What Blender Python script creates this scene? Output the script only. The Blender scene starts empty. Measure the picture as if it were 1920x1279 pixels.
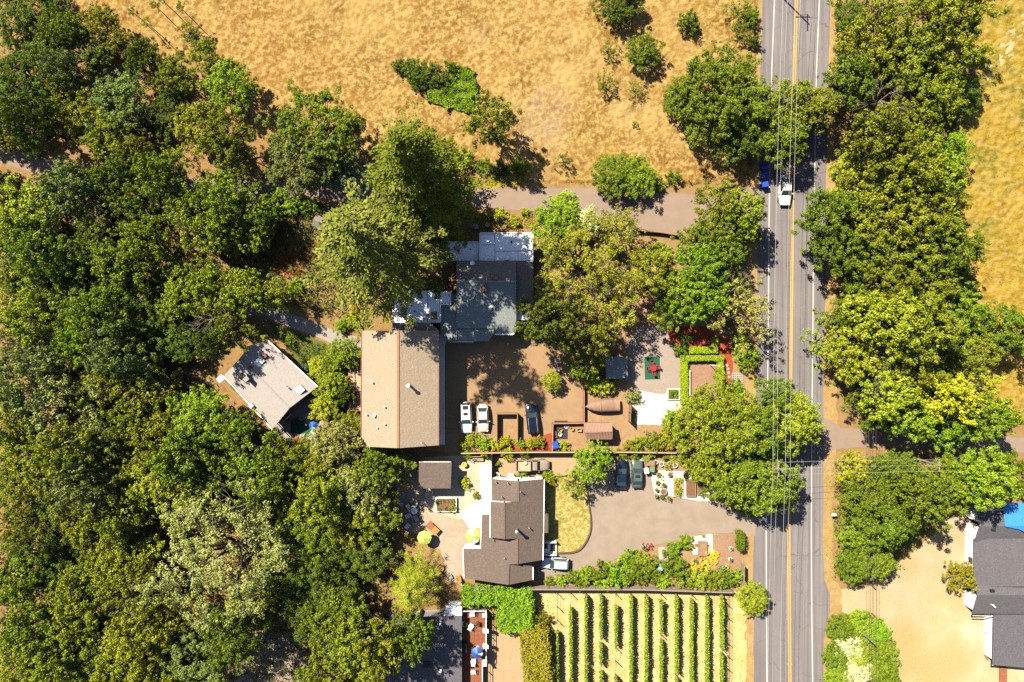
import bpy, bmesh, math, random
import numpy as np
from mathutils import Vector
R = math.radians
random.seed(7)
rng = np.random.default_rng(7)
scene = bpy.context.scene
col = scene.collection

# ------------------------------------------------------------------ camera, sky, sun, exposure
CAM_H = 105.0          # drone altitude in metres
PPM = 12.3             # photograph pixels per metre at ground level
cam_d = bpy.data.cameras.new('camera')
cam = bpy.data.objects.new('camera', cam_d); col.objects.link(cam)
cam.location = (0, 0, CAM_H)
cam.rotation_euler = (0, 0, 0)
cam_d.sensor_width = 36.0
cam_d.lens = 36.0 * (CAM_H * PPM) / 1920.0
cam_d.clip_end = 2000
scene.camera = cam

SUN_ELEV, SUN_AZ = R(49), R(-45)       # azimuth clockwise from north (+Y): the north-west
world = bpy.data.worlds.new('World'); scene.world = world
world.use_nodes = True
wn = world.node_tree.nodes; wl = world.node_tree.links
wn.clear()
sky = wn.new('ShaderNodeTexSky'); sky.sky_type = 'NISHITA'; sky.sun_disc = False
sky.sun_elevation = SUN_ELEV; sky.sun_rotation = SUN_AZ
sky.altitude = 100
bg = wn.new('ShaderNodeBackground'); bg.inputs['Strength'].default_value = 0.05
wo = wn.new('ShaderNodeOutputWorld')
wl.new(sky.outputs['Color'], bg.inputs['Color']); wl.new(bg.outputs['Background'], wo.inputs['Surface'])
sun_d = bpy.data.lights.new('sun', 'SUN'); sun_d.energy = 5.0; sun_d.angle = R(0.53)
sun_d.color = (1.0, 0.91, 0.74)
sun = bpy.data.objects.new('sun', sun_d); col.objects.link(sun)
sdir = Vector((math.sin(SUN_AZ) * math.cos(SUN_ELEV), math.cos(SUN_AZ) * math.cos(SUN_ELEV), math.sin(SUN_ELEV)))
sun.rotation_euler = sdir.to_track_quat('Z', 'Y').to_euler()
sun.location = sdir * 60
vs = scene.view_settings
vs.view_transform = 'Standard'; vs.look = 'None'; vs.gamma = 1.0; vs.use_curve_mapping = False
vs.exposure = 1.5
scene.cycles.max_bounces = 5; scene.cycles.diffuse_bounces = 0; scene.cycles.glossy_bounces = 2
scene.cycles.transmission_bounces = 3; scene.cycles.transparent_max_bounces = 4
scene.cycles.use_denoising = False
scene.cycles.use_adaptive_sampling = False
scene.cycles.caustics_reflective = False; scene.cycles.caustics_refractive = False

# ------------------------------------------------------------------ helpers
def W(px, py, z=0.0):
    """photograph pixel -> point of the place at height z"""
    k = (1 - z / CAM_H) / PPM
    return Vector(((px - 960) * k, (639.5 - py) * k, z))

def lin(c):
    return tuple(((v / 255) / 12.92 if v / 255 <= .04045 else ((v / 255 + .055) / 1.055) ** 2.4) for v in c)

def tag(o, label=None, cat=None, group=None, kind=None):
    if label: o['label'] = label
    if cat: o['category'] = cat
    if group: o['group'] = group
    if kind: o['kind'] = kind
    return o

def root(name, label, cat, loc=(0, 0, 0), rz=0.0, group=None, scale=None):
    o = bpy.data.objects.new(name, None); col.objects.link(o)
    o.empty_display_size = .3
    o.location = loc; o.rotation_euler = (0, 0, rz)
    if scale: o.scale = scale
    return tag(o, label, cat, group)

def link(name, me, parent=None, loc=None, rz=0.0):
    o = bpy.data.objects.new(name, me); col.objects.link(o)
    if parent: o.parent = parent
    if loc is not None: o.location = loc
    if rz: o.rotation_euler = (0, 0, rz)
    return o

def copy_tree(o, parent=None):
    c = o.copy(); col.objects.link(c); c.parent = parent
    for ch in list(o.children): copy_tree(ch, c)
    return c

class MB:
    """collects faces; build() links them as one mesh object"""
    def __init__(s): s.v = []; s.f = []
    def add(s, vs, fs):
        n = len(s.v); s.v += [tuple(p) for p in vs]; s.f += [tuple(i + n for i in f) for f in fs]; return s
    def box(s, c, d, rz=0.0, taper=1.0):
        x, y, z = c; a, b, h = d[0] / 2, d[1] / 2, d[2] / 2
        cs, sn = math.cos(rz), math.sin(rz); P = []
        for zz, k in ((-h, 1.0), (h, taper)):
            for u, w in ((-a, -b), (a, -b), (a, b), (-a, b)):
                u *= k; w *= k
                P.append((x + u * cs - w * sn, y + u * sn + w * cs, z + zz))
        return s.add(P, [(3, 2, 1, 0), (4, 5, 6, 7), (0, 1, 5, 4), (1, 2, 6, 5), (2, 3, 7, 6), (3, 0, 4, 7)])
    def prism(s, poly, z0, z1):
        n = len(poly)
        if sum(poly[i][0] * poly[(i + 1) % n][1] - poly[(i + 1) % n][0] * poly[i][1] for i in range(n)) < 0: poly = poly[::-1]
        t0 = z0 if hasattr(z0, '__len__') else [z0] * n
        t1 = z1 if hasattr(z1, '__len__') else [z1] * n
        P = [(p[0], p[1], t0[i]) for i, p in enumerate(poly)] + [(p[0], p[1], t1[i]) for i, p in enumerate(poly)]
        F = [tuple(range(n - 1, -1, -1)), tuple(range(n, 2 * n))]
        F += [(i, (i + 1) % n, n + (i + 1) % n, n + i) for i in range(n)]
        return s.add(P, F)
    def slab(s, pts, t):
        """a 3-D polygon given thickness t straight down"""
        pts = [Vector(p) for p in pts]; n = len(pts)
        if sum(pts[i].x * pts[(i + 1) % n].y - pts[(i + 1) % n].x * pts[i].y for i in range(n)) < 0: pts = pts[::-1]
        P = pts + [p - Vector((0, 0, t)) for p in pts]
        F = [tuple(range(n)), tuple(range(2 * n - 1, n - 1, -1))]
        F += [(i, n + i, n + (i + 1) % n, (i + 1) % n) for i in range(n)]
        return s.add(P, F)
    def tube(s, pts, r, n=6, cap=True):
        pts = [Vector(p) for p in pts]; m = len(pts)
        rr = r if hasattr(r, '__len__') else [r] * m
        P = []
        for i, p in enumerate(pts):
            d = (pts[min(i + 1, m - 1)] - pts[max(i - 1, 0)])
            d = d.normalized() if d.length > 1e-6 else Vector((0, 0, 1))
            a = d.cross(Vector((0, 0, 1)) if abs(d.z) < .9 else Vector((1, 0, 0))).normalized(); b = d.cross(a)
            for k in range(n):
                t = 2 * math.pi * k / n
                P.append(p + (a * math.cos(t) + b * math.sin(t)) * rr[i])
        F = [(i * n + k, i * n + (k + 1) % n, (i + 1) * n + (k + 1) % n, (i + 1) * n + k) for i in range(m - 1) for k in range(n)]
        if cap: F += [tuple(range(n - 1, -1, -1)), tuple(range((m - 1) * n, m * n))]
        return s.add(P, F)
    def lathe(s, c, prof, n=14):
        """prof: (radius, z) from bottom to top"""
        P = [(c[0] + r * math.cos(2 * math.pi * k / n), c[1] + r * math.sin(2 * math.pi * k / n), c[2] + z) for r, z in prof for k in range(n)]
        m = len(prof)
        F = [(i * n + k, i * n + (k + 1) % n, (i + 1) * n + (k + 1) % n, (i + 1) * n + k) for i in range(m - 1) for k in range(n)]
        F += [tuple(range(n - 1, -1, -1)), tuple(range((m - 1) * n, m * n))]
        return s.add(P, F)
    def build(s, name, mat, parent=None, off=None, loc=None, rz=0.0, smooth=False):
        me = bpy.data.meshes.new(name)
        o = Vector(off) if off is not None else Vector((0, 0, 0))
        me.from_pydata([tuple(Vector(p) - o) for p in s.v], [], s.f)
        me.materials.append(mat)
        if smooth: me.polygons.foreach_set('use_smooth', [True] * len(me.polygons))
        me.update()
        return link(name, me, parent, loc, rz)

def mesh_np(name, V, F, mat, lv=None):
    me = bpy.data.meshes.new(name)
    V = np.asarray(V, np.float32); F = np.asarray(F, np.int32); k = F.shape[1]
    me.vertices.add(len(V)); me.vertices.foreach_set('co', V.ravel())
    me.loops.add(F.size); me.loops.foreach_set('vertex_index', F.ravel())
    me.polygons.add(len(F))
    me.polygons.foreach_set('loop_start', np.arange(0, F.size, k, dtype=np.int32))
    me.polygons.foreach_set('loop_total', np.full(len(F), k, dtype=np.int32))
    if lv is not None:
        a = me.attributes.new('lv', 'FLOAT', 'POINT'); a.data.foreach_set('value', np.asarray(lv, np.float32))
    me.materials.append(mat); me.update(calc_edges=True)
    return me

# smooth value noise on arrays
_tab = rng.random((256, 256))
def vnoise(x, y):
    xi = np.floor(x).astype(int); yi = np.floor(y).astype(int); fx = x - xi; fy = y - yi
    fx = fx * fx * (3 - 2 * fx); fy = fy * fy * (3 - 2 * fy)
    t = lambda a, b: _tab[a & 255, b & 255]
    return (t(xi, yi) * (1 - fx) + t(xi + 1, yi) * fx) * (1 - fy) + (t(xi, yi + 1) * (1 - fx) + t(xi + 1, yi + 1) * fx) * fy

def inpoly(P, poly):
    x, y = P[:, 0], P[:, 1]; c = np.zeros(len(P), bool); n = len(poly)
    for i in range(n):
        x1, y1 = poly[i][0], poly[i][1]; x2, y2 = poly[(i + 1) % n][0], poly[(i + 1) % n][1]
        if y1 == y2: continue
        m = ((y1 > y) != (y2 > y)) & (x < (x2 - x1) * (y - y1) / (y2 - y1) + x1)
        c ^= m
    return c

# ------------------------------------------------------------------ materials
def newmat(name):
    m = bpy.data.materials.new(name); m.use_nodes = True
    nt = m.node_tree; b = nt.nodes['Principled BSDF']
    return m, nt, b

def N(nt, t, **kw):
    n = nt.nodes.new(t)
    for k, v in kw.items():
        if k in n.inputs: n.inputs[k].default_value = v
        else: setattr(n, k, v)
    return n

def mixc(nt, fac, a, b, mode='MIX'):
    m = nt.nodes.new('ShaderNodeMix'); m.data_type = 'RGBA'; m.blend_type = mode
    for sock, val in ((m.inputs[0], fac), (m.inputs[6], a), (m.inputs[7], b)):
        if hasattr(val, 'is_output'): nt.links.new(val, sock)
        elif hasattr(val, '__len__'): sock.default_value = (*val[:3], 1)
        else: sock.default_value = val
    return m.outputs[2]

def ramp(nt, src, lo, hi):
    r = nt.nodes.new('ShaderNodeMapRange'); r.clamp = True
    r.inputs[1].default_value = lo; r.inputs[2].default_value = hi
    nt.links.new(src, r.inputs[0]); return r.outputs[0]

def noise(nt, vec, scale, detail=4, rough=.6, dist=0.0):
    n = nt.nodes.new('ShaderNodeTexNoise'); n.inputs['Scale'].default_value = scale
    n.inputs['Detail'].default_value = detail; n.inputs['Roughness'].default_value = rough
    n.inputs['Distortion'].default_value = dist
    nt.links.new(vec, n.inputs['Vector']); return n.outputs['Fac']

def bump(nt, b, h, strength, dist):
    u = nt.nodes.new('ShaderNodeBump'); u.inputs['Strength'].default_value = strength; u.inputs['Distance'].default_value = dist
    nt.links.new(h, u.inputs['Height']); nt.links.new(u.outputs['Normal'], b.inputs['Normal'])

ALB = .57       # the colour tables below are in display brightness; this brings them to real-world reflectance
def surf(name, cols, scales=(.15, 1.2, 9.0), amounts=(.8, .7, .5), rough=.9, bumpd=0.0, bscale=8.0, coords='pos', spec=.2, stretch=None, lo=.35, hi=.65, blobs=()):
    """earth, stone, roofing: base colour cols[0] broken up by patches of the other colours at several sizes"""
    m, nt, b = newmat(name)
    if coords == 'pos':
        g = nt.nodes.new('ShaderNodeNewGeometry'); v = g.outputs['Position']
    else:
        g = nt.nodes.new('ShaderNodeTexCoord'); v = g.outputs['Object']
    if stretch:
        mp = nt.nodes.new('ShaderNodeMapping'); mp.inputs['Scale'].default_value = stretch
        nt.links.new(v, mp.inputs['Vector']); v = mp.outputs['Vector']
    cols = [tuple(v * ALB for v in q) for q in cols]; c = cols[0]
    for i, (s, a) in enumerate(zip(scales, amounts)):
        cc = cols[min(i + 1, len(cols) - 1)]
        f = ramp(nt, noise(nt, v, s, 5, .65), lo, hi)
        mm = nt.nodes.new('ShaderNodeMath'); mm.operation = 'MULTIPLY'; mm.inputs[1].default_value = a
        nt.links.new(f, mm.inputs[0]); c = mixc(nt, mm.outputs[0], c, cc)
        for x, y, r, cc in (blobs if i == 0 else ()):        # patches of other soil or growth at known places
                ds = nt.nodes.new('ShaderNodeVectorMath'); ds.operation = 'DISTANCE'; ds.inputs[1].default_value = ((x - 960) / 12.3, (639.5 - y) / 12.3, .1)
                nt.links.new(v, ds.inputs[0]); am = nt.nodes.new('ShaderNodeMath'); am.operation = 'MULTIPLY_ADD'; am.inputs[1].default_value = -r * 1.3
                nt.links.new(noise(nt, v, 3.0 / r, 8, .8), am.inputs[0]); nt.links.new(ds.outputs['Value'], am.inputs[2])
                mq = nt.nodes.new('ShaderNodeMath'); mq.operation = 'MULTIPLY'; mq.inputs[1].default_value = .7; nt.links.new(ramp(nt, am.outputs[0], r * .35, -r * .35), mq.inputs[0]); c = mixc(nt, mq.outputs[0], c, tuple(q * ALB for q in cc))
    if hasattr(c, 'is_output'): nt.links.new(c, b.inputs['Base Color'])
    else: b.inputs['Base Color'].default_value = (*c, 1)
    b.inputs['Roughness'].default_value = rough; b.inputs['Specular IOR Level'].default_value = spec
    if bumpd: bump(nt, b, noise(nt, v, bscale, 6, .7), 1.0, bumpd)
    return m

def plain(name, c, rough=.6, metal=0.0, var=.18, scale=3.0, spec=.4, coat=0.0):
    """painted or moulded things: one colour with slight unevenness and dust"""
    m, nt, b = newmat(name)
    g = nt.nodes.new('ShaderNodeTexCoord')
    f = noise(nt, g.outputs['Object'], scale, 5, .7)
    c = tuple(v * .64 for v in c); d = tuple(v * (1 - var) for v in c); l = tuple(min(1, v * (1 + var)) for v in c)
    nt.links.new(mixc(nt, ramp(nt, f, .3, .7), d, l), b.inputs['Base Color'])
    b.inputs['Roughness'].default_value = rough; b.inputs['Metallic'].default_value = metal
    b.inputs['Specular IOR Level'].default_value = spec; b.inputs['Coat Weight'].default_value = coat
    return m

def leafmat(name, trans=.16):
    """foliage: the object's own colour, leaves and sprays a little lighter, yellower or browner than each other"""
    m, nt, b = newmat(name)
    oi = nt.nodes.new('ShaderNodeObjectInfo'); at = nt.nodes.new('ShaderNodeAttribute'); at.attribute_name = 'lv'
    hs = nt.nodes.new('ShaderNodeHueSaturation')
    nt.links.new(oi.outputs['Color'], hs.inputs['Color'])
    def rng_(lo, hi):
        r = nt.nodes.new('ShaderNodeMapRange'); r.inputs[3].default_value = lo; r.inputs[4].default_value = hi
        nt.links.new(at.outputs['Fac'], r.inputs[0]); return r.outputs[0]
    nt.links.new(rng_(.53, .475), hs.inputs['Hue']); nt.links.new(rng_(1.05, .92), hs.inputs['Saturation'])
    nt.links.new(rng_(.6, 1.45), hs.inputs['Value'])
    nt.links.new(hs.outputs['Color'], b.inputs['Base Color'])
    b.inputs['Roughness'].default_value = .65; b.inputs['Specular IOR Level'].default_value = .08
    t = nt.nodes.new('ShaderNodeBsdfTranslucent'); nt.links.new(hs.outputs['Color'], t.inputs['Color'])
    mx = nt.nodes.new('ShaderNodeMixShader'); mx.inputs[0].default_value = trans
    nt.links.new(b.outputs[0], mx.inputs[1]); nt.links.new(t.outputs[0], mx.inputs[2])
    nt.links.new(mx.outputs[0], nt.nodes['Material Output'].inputs['Surface'])
    return m

def shingles(name, c1, c2, c3, grain=5.0):
    """asphalt shingle: mottled tabs in courses with granule grain"""
    c1, c2, c3 = (tuple(v * ALB for v in q) for q in (c1, c2, c3)); m, nt, b = newmat(name)
    g = nt.nodes.new('ShaderNodeNewGeometry'); v = g.outputs['Position']
    f1 = ramp(nt, noise(nt, v, grain, 3, .8), .4, .6)
    f2 = ramp(nt, noise(nt, v, .35, 4, .6), .3, .7)
    vo = N(nt, 'ShaderNodeTexVoronoi', Scale=4.2); nt.links.new(v, vo.inputs['Vector'])
    sx = nt.nodes.new('ShaderNodeSeparateColor'); nt.links.new(vo.outputs['Color'], sx.inputs[0])
    c = mixc(nt, f1, c1, c2); c = mixc(nt, ramp(nt, sx.outputs[0], .55, .9), c, c3)
    mm = nt.nodes.new('ShaderNodeMath'); mm.operation = 'MULTIPLY'; mm.inputs[1].default_value = .35
    nt.links.new(f2, mm.inputs[0]); c = mixc(nt, mm.outputs[0], c, c3)
    nt.links.new(c, b.inputs['Base Color']); b.inputs['Roughness'].default_value = .92
    b.inputs['Specular IOR Level'].default_value = .15
    bump(nt, b, sx.outputs[1], .7, .03)
    return m

M = {}
FIELD_BLOBS = [(x, y, r, tuple(.78 * v for v in c)) for x, y, r, c in [(1020, 215, 7, (.46, .34, .24)), (1000, 250, 4, (.5, .36, .25)), (1110, 245, 5, (.34, .22, .02)), (690, 150, 7, (.33, .17, .03)), (900, 70, 3, (.70, .50, .24)), (620, 130, 6, (.36, .18, .03)), (1150, 40, 5, (.36, .24, .02)), (1330, 30, 5, (.40, .26, .03)),
               (760, 230, 5, (.30, .22, .03)), (480, 60, 8, (.40, .20, .04)), (1180, 200, 6, (.76, .54, .22)), (1070, 110, 7, (.72, .50, .19)), (820, 30, 6, (.34, .17, .03)), (1000, 300, 5, (.60, .38, .18)), (1300, 260, 6, (.70, .50, .2))]]
M['leaf'] = leafmat('leaf'); M['needle'] = leafmat('needle', .15); M['dryblade'] = leafmat('dry_blade', .2)
M['bark'] = surf('bark', [(.10, .075, .05), (.16, .13, .10), (.05, .04, .03)], (1.5, 6, 20), rough=.95, bumpd=.03, coords='obj')
M['deadwood'] = surf('dead_wood', [(.34, .29, .20), (.48, .42, .31), (.22, .18, .12)], (1.5, 6, 20), rough=.95, coords='obj')
M['field'] = surf('dry_field', blobs=FIELD_BLOBS, cols=[(.34, .185, .038), (.47, .30, .095), (.21, .105, .012), (.58, .39, .14)], scales=(.05, .2, 1.6), amounts=(.85, .85, .85), bumpd=.14, bscale=2.6, lo=.43, hi=.60)
M['gold'] = surf('gold_field', [(.33, .20, .011), (.13, .15, .006), (.44, .29, .028), (.50, .35, .10)], (.1, .3, .9), (1.0, .85, .75), lo=.42, hi=.6, bumpd=.15, bscale=1.6, stretch=(1.0, 1.6, 1))
M['ground'] = surf('ground_earth', [(.34, .20, .085), (.50, .33, .15), (.22, .13, .05), (.42, .27, .11)], (.1, .8, 5), (.7, .8, .6), bumpd=.06, bscale=5)
M['litter'] = surf('leaf_litter', [(.40, .23, .09), (.26, .14, .05), (.54, .33, .14), (.16, .11, .03)], (.2, 1.4, 7), (.8, .8, .6), bumpd=.08, bscale=6)
M['verge'] = surf('verge_dirt', [(.50, .30, .14), (.62, .44, .22), (.34, .19, .08), (.40, .30, .06)], (.3, 1.5, 8), (.8, .8, .6), bumpd=.05, bscale=7)
M['yard'] = surf('sandy_yard', [(.60, .47, .27), (.68, .56, .38), (.50, .34, .14), (.64, .50, .29)], (.07, .35, 3), (.9, .7, .5), bumpd=.03, bscale=5, blobs=[(1620, 1125, 5, (.46, .36, .26)), (1680, 1110, 5, (.47, .37, .27)), (1740, 1060, 6, (.47, .37, .27)), (1790, 1000, 4, (.44, .34, .24)), (1710, 1150, 5, (.5, .39, .27)),
    (1690, 1190, 4, (.26, .24, .04)), (1715, 1230, 5, (.36, .28, .04)), (1745, 1275, 5, (.38, .29, .06)), (1675, 1250, 4, (.30, .26, .05)), (1830, 1190, 4.5, (.80, .68, .52)), (1770, 1200, 4, (.60, .45, .25)), (1810, 1110, 4, (.52, .34, .11)), (1700, 1060, 3, (.42, .29, .1)), (1790, 1240, 4, (.44, .32, .08))])
M['vinesoil'] = surf('vineyard_soil', [(.74, .58, .27), (.88, .71, .42), (.58, .42, .15), (.46, .38, .07)], (.12, .7, 2.2), (.8, .8, .45), bumpd=.05, bscale=5)
M['lane'] = surf('lane_asphalt', [(.33, .245, .19), (.40, .29, .21), (.26, .20, .16), (.37, .28, .22)], (.12, .8, 14), (.7, .5, .4), rough=.9, bumpd=.004, bscale=40)
M['drive'] = surf('drive_asphalt', [(.36, .285, .22), (.42, .335, .26), (.27, .215, .17), (.39, .31, .24)], (.1, .5, 16), (.8, .6, .35), rough=.9, bumpd=.004, bscale=40)
M['court'] = surf('courtyard_paving', [(.38, .25, .145), (.50, .30, .14), (.29, .19, .12), (.44, .28, .15)], (.08, .5, 12), (.8, .6, .4), rough=.9, bumpd=.006, bscale=30)
M['lawn'] = surf('dry_lawn', [(.50, .38, .10), (.28, .23, .025), (.74, .58, .26), (.26, .22, .03)], (.25, 1.3, 3.2), (.8, .85, .8), lo=.43, hi=.58, bumpd=.06, bscale=6)
M['grass'] = surf('green_grass', [(.10, .14, .02), (.05, .10, .012), (.20, .19, .03)], (.4, 2, 7), (.7, .7, .6), bumpd=.05, bscale=8)
M['ygrass'] = surf('yellow_grass', [(.36, .30, .02), (.20, .22, .02), (.48, .38, .05)], (.4, 2, 7), (.7, .7, .6), bumpd=.05, bscale=8)
M['concrete'] = surf('concrete', [(.42, .37, .32), (.50, .45, .40), (.33, .29, .25)], (.4, 2, 12), (.6, .5, .4), rough=.85, bumpd=.003, bscale=30)
M['pale_concrete'] = surf('pale_concrete', [(.62, .52, .37), (.74, .66, .52), (.54, .42, .27)], (.2, 1, 10), (.8, .5, .4), rough=.85)
M['white_concrete'] = surf('white_concrete', [(1.15, 1.08, .95), (1.25, 1.2, 1.1), (1.0, .9, .74)], (.2, 1, 10), (.6, .4, .3), rough=.8)
M['flag'] = surf('flagstone', [(.52, .42, .31), (.66, .56, .44), (.40, .30, .21)], (.3, 1.2, 5), (.8, .7, .5), rough=.85, bumpd=.02, bscale=3)
M['gravel'] = surf('grey_gravel', [(.46, .37, .31), (.56, .47, .40), (.34, .27, .22)], (.3, 3, 14), (.5, .6, .7), bumpd=.03, bscale=18)
M['white_gravel'] = surf('white_gravel', [(1.05, .95, .8), (1.2, 1.12, 1.0), (.8, .66, .48)], (.3, 3, 10), (.5, .6, .6), bumpd=.03, bscale=14)
M['redmulch'] = surf('red_mulch', [(.48, .085, .03), (.58, .16, .07), (.30, .05, .02)], (.4, 3, 12), (.6, .6, .6), bumpd=.04, bscale=10)
M['soil'] = surf('brown_soil', [(.26, .145, .08), (.34, .20, .12), (.17, .09, .05)], (.6, 3, 12), (.6, .6, .6), bumpd=.04, bscale=10)
M['bare'] = surf('bare_dirt', [(.46, .29, .15), (.56, .38, .21), (.35, .20, .10)], (.3, 1.5, 8), (.7, .7, .6), bumpd=.04, bscale=8)
M['mulch'] = surf('bark_chips', [(.44, .26, .17), (.56, .37, .26), (.30, .17, .10)], (.5, 3, 12), (.6, .7, .6), bumpd=.04, bscale=12)
M['brick'] = surf('brick_paving', [(.36, .13, .065), (.45, .19, .10), (.26, .09, .05)], (.6, 3, 8), (.6, .6, .6), rough=.85, bumpd=.01, bscale=6)
M['stonepave'] = surf('tan_pavers', [(.54, .37, .21), (.62, .45, .28), (.44, .29, .16)], (.4, 2, 8), (.7, .6, .5), rough=.85, bumpd=.01, bscale=8)
M['tan_shingle'] = shingles('tan_shingle', (.34, .255, .175), (.54, .44, .33), (.42, .33, .24), 7)
M['brown_shingle'] = shingles('brown_shingle', (.135, .10, .08), (.25, .195, .165), (.17, .13, .11), 8)
M['grey_shingle'] = shingles('grey_shingle', (.105, .10, .115), (.20, .19, .205), (.14, .13, .145), 8)
M['slate_shingle'] = shingles('slate_shingle', (.22, .25, .25), (.40, .43, .42), (.28, .31, .31), 6)
M['umber_shingle'] = shingles('umber_shingle', (.21, .18, .16), (.38, .33, .29), (.28, .24, .21), 6)
M['rolled'] = shingles('rolled_roofing', (.42, .37, .345), (.54, .485, .455), (.47, .42, .39), 9)
M['membrane'] = surf('white_membrane', [(1.32, 1.36, 1.42), (1.42, 1.44, 1.46), (1.1, 1.15, 1.22)], (.3, 1.2, 6), (.6, .5, .4), rough=.6)
M['metalroof'] = surf('brown_metal_roof', [(.42, .25, .185), (.47, .29, .22), (.36, .21, .15)], (.4, 2, 8), (.5, .5, .3), rough=.6)
for n_, c_, r_ in (('white', (1.18, 1.15, 1.10), .5), ('offwhite', (.62, .58, .50), .6), ('cream', (.60, .53, .40), .7), ('greyp', (.33, .33, .33), .6), ('dark', (.025, .025, .028), .6),
                   ('black', (.012, .012, .014), .5), ('blue', (.02, .10, .42), .5), ('bin_blue', (.015, .09, .62), .45), ('tarp_blue', (.05, .27, .72), .45), ('sky_blue', (.22, .50, .75), .5), ('navy', (.012, .02, .055), .4),
                   ('red', (.30, .022, .028), .6), ('redwood', (.34, .115, .055), .75), ('wood', (.36, .20, .10), .8), ('greywood', (.32, .25, .21), .9), ('darkwood', (.12, .07, .045), .85),
                   ('palewood', (.55, .40, .24), .8), ('orange', (.62, .24, .04), .6), ('yellow', (.70, .42, .05), .6), ('carpet', (.012, .11, .055), .95), ('teal', (.03, .25, .20), .6), ('tarp', (.31, .185, .125), .8),
                   ('terracotta', (.45, .20, .10), .8), ('stone', (.45, .40, .34), .9), ('lime', (.50, .58, .12), .8), ('green_bin', (.16, .26, .09), .6), ('pink', (.50, .10, .14), .9), ('magenta', (.36, .04, .09), .85)):
    M[n_] = plain(n_, c_, r_)
M['roadwhite'] = surf('white_line_paint', [(.78, .76, .72), (.66, .63, .59), (.55, .5, .45)], (2, 8, 20), (.4, .4, .3), rough=.7)
M['roadyellow'] = surf('yellow_line_paint', [(.90, .50, .05), (.82, .46, .06), (.6, .37, .10)], (2, 8, 20), (.4, .4, .3), rough=.7)
M['glass'] = plain('window_glass', (.03, .045, .05), .08, var=.1, spec=.7)
M['carglass'] = plain('car_glass', (.035, .055, .055), .06, var=.1, spec=.8)
M['skylight'] = plain('skylight_glass', (.06, .05, .04), .15, spec=.6)
M['tyre'] = plain('tyre_rubber', (.02, .02, .02), .85)
M['rim'] = plain('alloy_rim', (.45, .45, .46), .35, .8)
M['metal'] = plain('galvanised_metal', (.5, .5, .5), .4, .7)
M['wire'] = plain('aluminium_wire', (.62, .60, .58), .45, .3)
M['darkwire'] = plain('dark_wire', (.10, .085, .08), .6)
M['lamp_red'] = plain('tail_lamp', (.30, .01, .01), .2); M['lamp_clear'] = plain('head_lamp', (.62, .64, .66), .12)
def paint(name, c): return plain(name, c, .22, .1, .04, 1.0, .5, .6)
M['car_white'] = paint('white_car_paint', (1.1, 1.08, 1.06)); M['car_cream'] = paint('cream_car_paint', (.85, .74, .66))
M['car_navy'] = paint('navy_car_paint', (.006, .012, .035)); M['car_green'] = paint('green_car_paint', (.10, .145, .125))
M['car_silver'] = paint('silver_car_paint', (.52, .60, .68)); M['car_beige'] = paint('beige_truck_paint', (.40, .32, .25))
M['car_bluedark'] = paint('dark_blue_car_paint', (.008, .022, .05))

# road: wheel-worn lanes along the road's own direction
def road_material():
    m, nt, b = newmat('road_asphalt')
    g = nt.nodes.new('ShaderNodeNewGeometry'); v = g.outputs['Position']
    c = mixc(nt, ramp(nt, noise(nt, v, .12, 4), .35, .65), (.135, .121, .122), (.165, .149, .148))
    mp = nt.nodes.new('ShaderNodeMapping'); mp.inputs['Scale'].default_value = (2.2, .025, 1)
    nt.links.new(v, mp.inputs['Vector'])
    c = mixc(nt, ramp(nt, noise(nt, mp.outputs['Vector'], 1.0, 4, .7), .42, .66), c, (.104, .094, .096))
    c = mixc(nt, ramp(nt, noise(nt, v, 22, 2), .55, .8), c, (.105, .09, .084))
    vo = N(nt, 'ShaderNodeTexVoronoi', Scale=.16, feature='DISTANCE_TO_EDGE'); nv = N(nt, 'ShaderNodeTexNoise', Scale=.5)
    nt.links.new(v, nv.inputs['Vector'])
    ad = nt.nodes.new('ShaderNodeVectorMath'); ad.operation = 'MULTIPLY_ADD'; ad.inputs[1].default_value = (4, 4, 0)
    nt.links.new(nv.outputs['Color'], ad.inputs[0]); nt.links.new(v, ad.inputs[2]); nt.links.new(ad.outputs[0], vo.inputs['Vector'])
    c = mixc(nt, ramp(nt, vo.outputs['Distance'], .006, .0), c, (.085, .07, .066))
    nt.links.new(c, b.inputs['Base Color']); b.inputs['Roughness'].default_value = .88; b.inputs['Specular IOR Level'].default_value = .2
    bump(nt, b, noise(nt, v, 50, 3), .6, .004)
    return m
M['road'] = road_material()

# ------------------------------------------------------------------ the setting: sheets on the ground
def outline(poly, smooth=False, jit=0.0, step=.7):
    P = [W(*p) for p in poly]; n = len(P); out = []
    for i in range(n):
        a, b = P[i], P[(i + 1) % n]
        k = max(1, int((b - a).length / step)) if (jit or smooth) else 1
        z0, z1 = P[i - 1], P[(i + 2) % n]
        for j in range(k):
            t = j / k
            if smooth:
                q = .5 * ((2 * a) + (b - z0) * t + (2 * z0 - 5 * a + 4 * b - z1) * t * t + (3 * a - z0 - 3 * b + z1) * t ** 3)
            else: q = a.lerp(b, t)
            if jit: q = q + Vector((random.uniform(-jit, jit), random.uniform(-jit, jit), 0))
            out.append((q.x, q.y))
    return out

def sheet(name, poly, lvl, mat, smooth=False, jit=0.0, kind='structure', step=.7):
    pts = outline(poly, smooth, jit, step)
    me = bpy.data.meshes.new(name)
    me.from_pydata([(x, y, lvl * .004) for x, y in pts], [], [tuple(range(len(pts)))])
    me.materials.append(M[mat] if isinstance(mat, str) else mat); me.update()
    if me.polygons[0].normal.z < 0: me.flip_normals()
    return tag(link(name, me), kind=kind)

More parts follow.
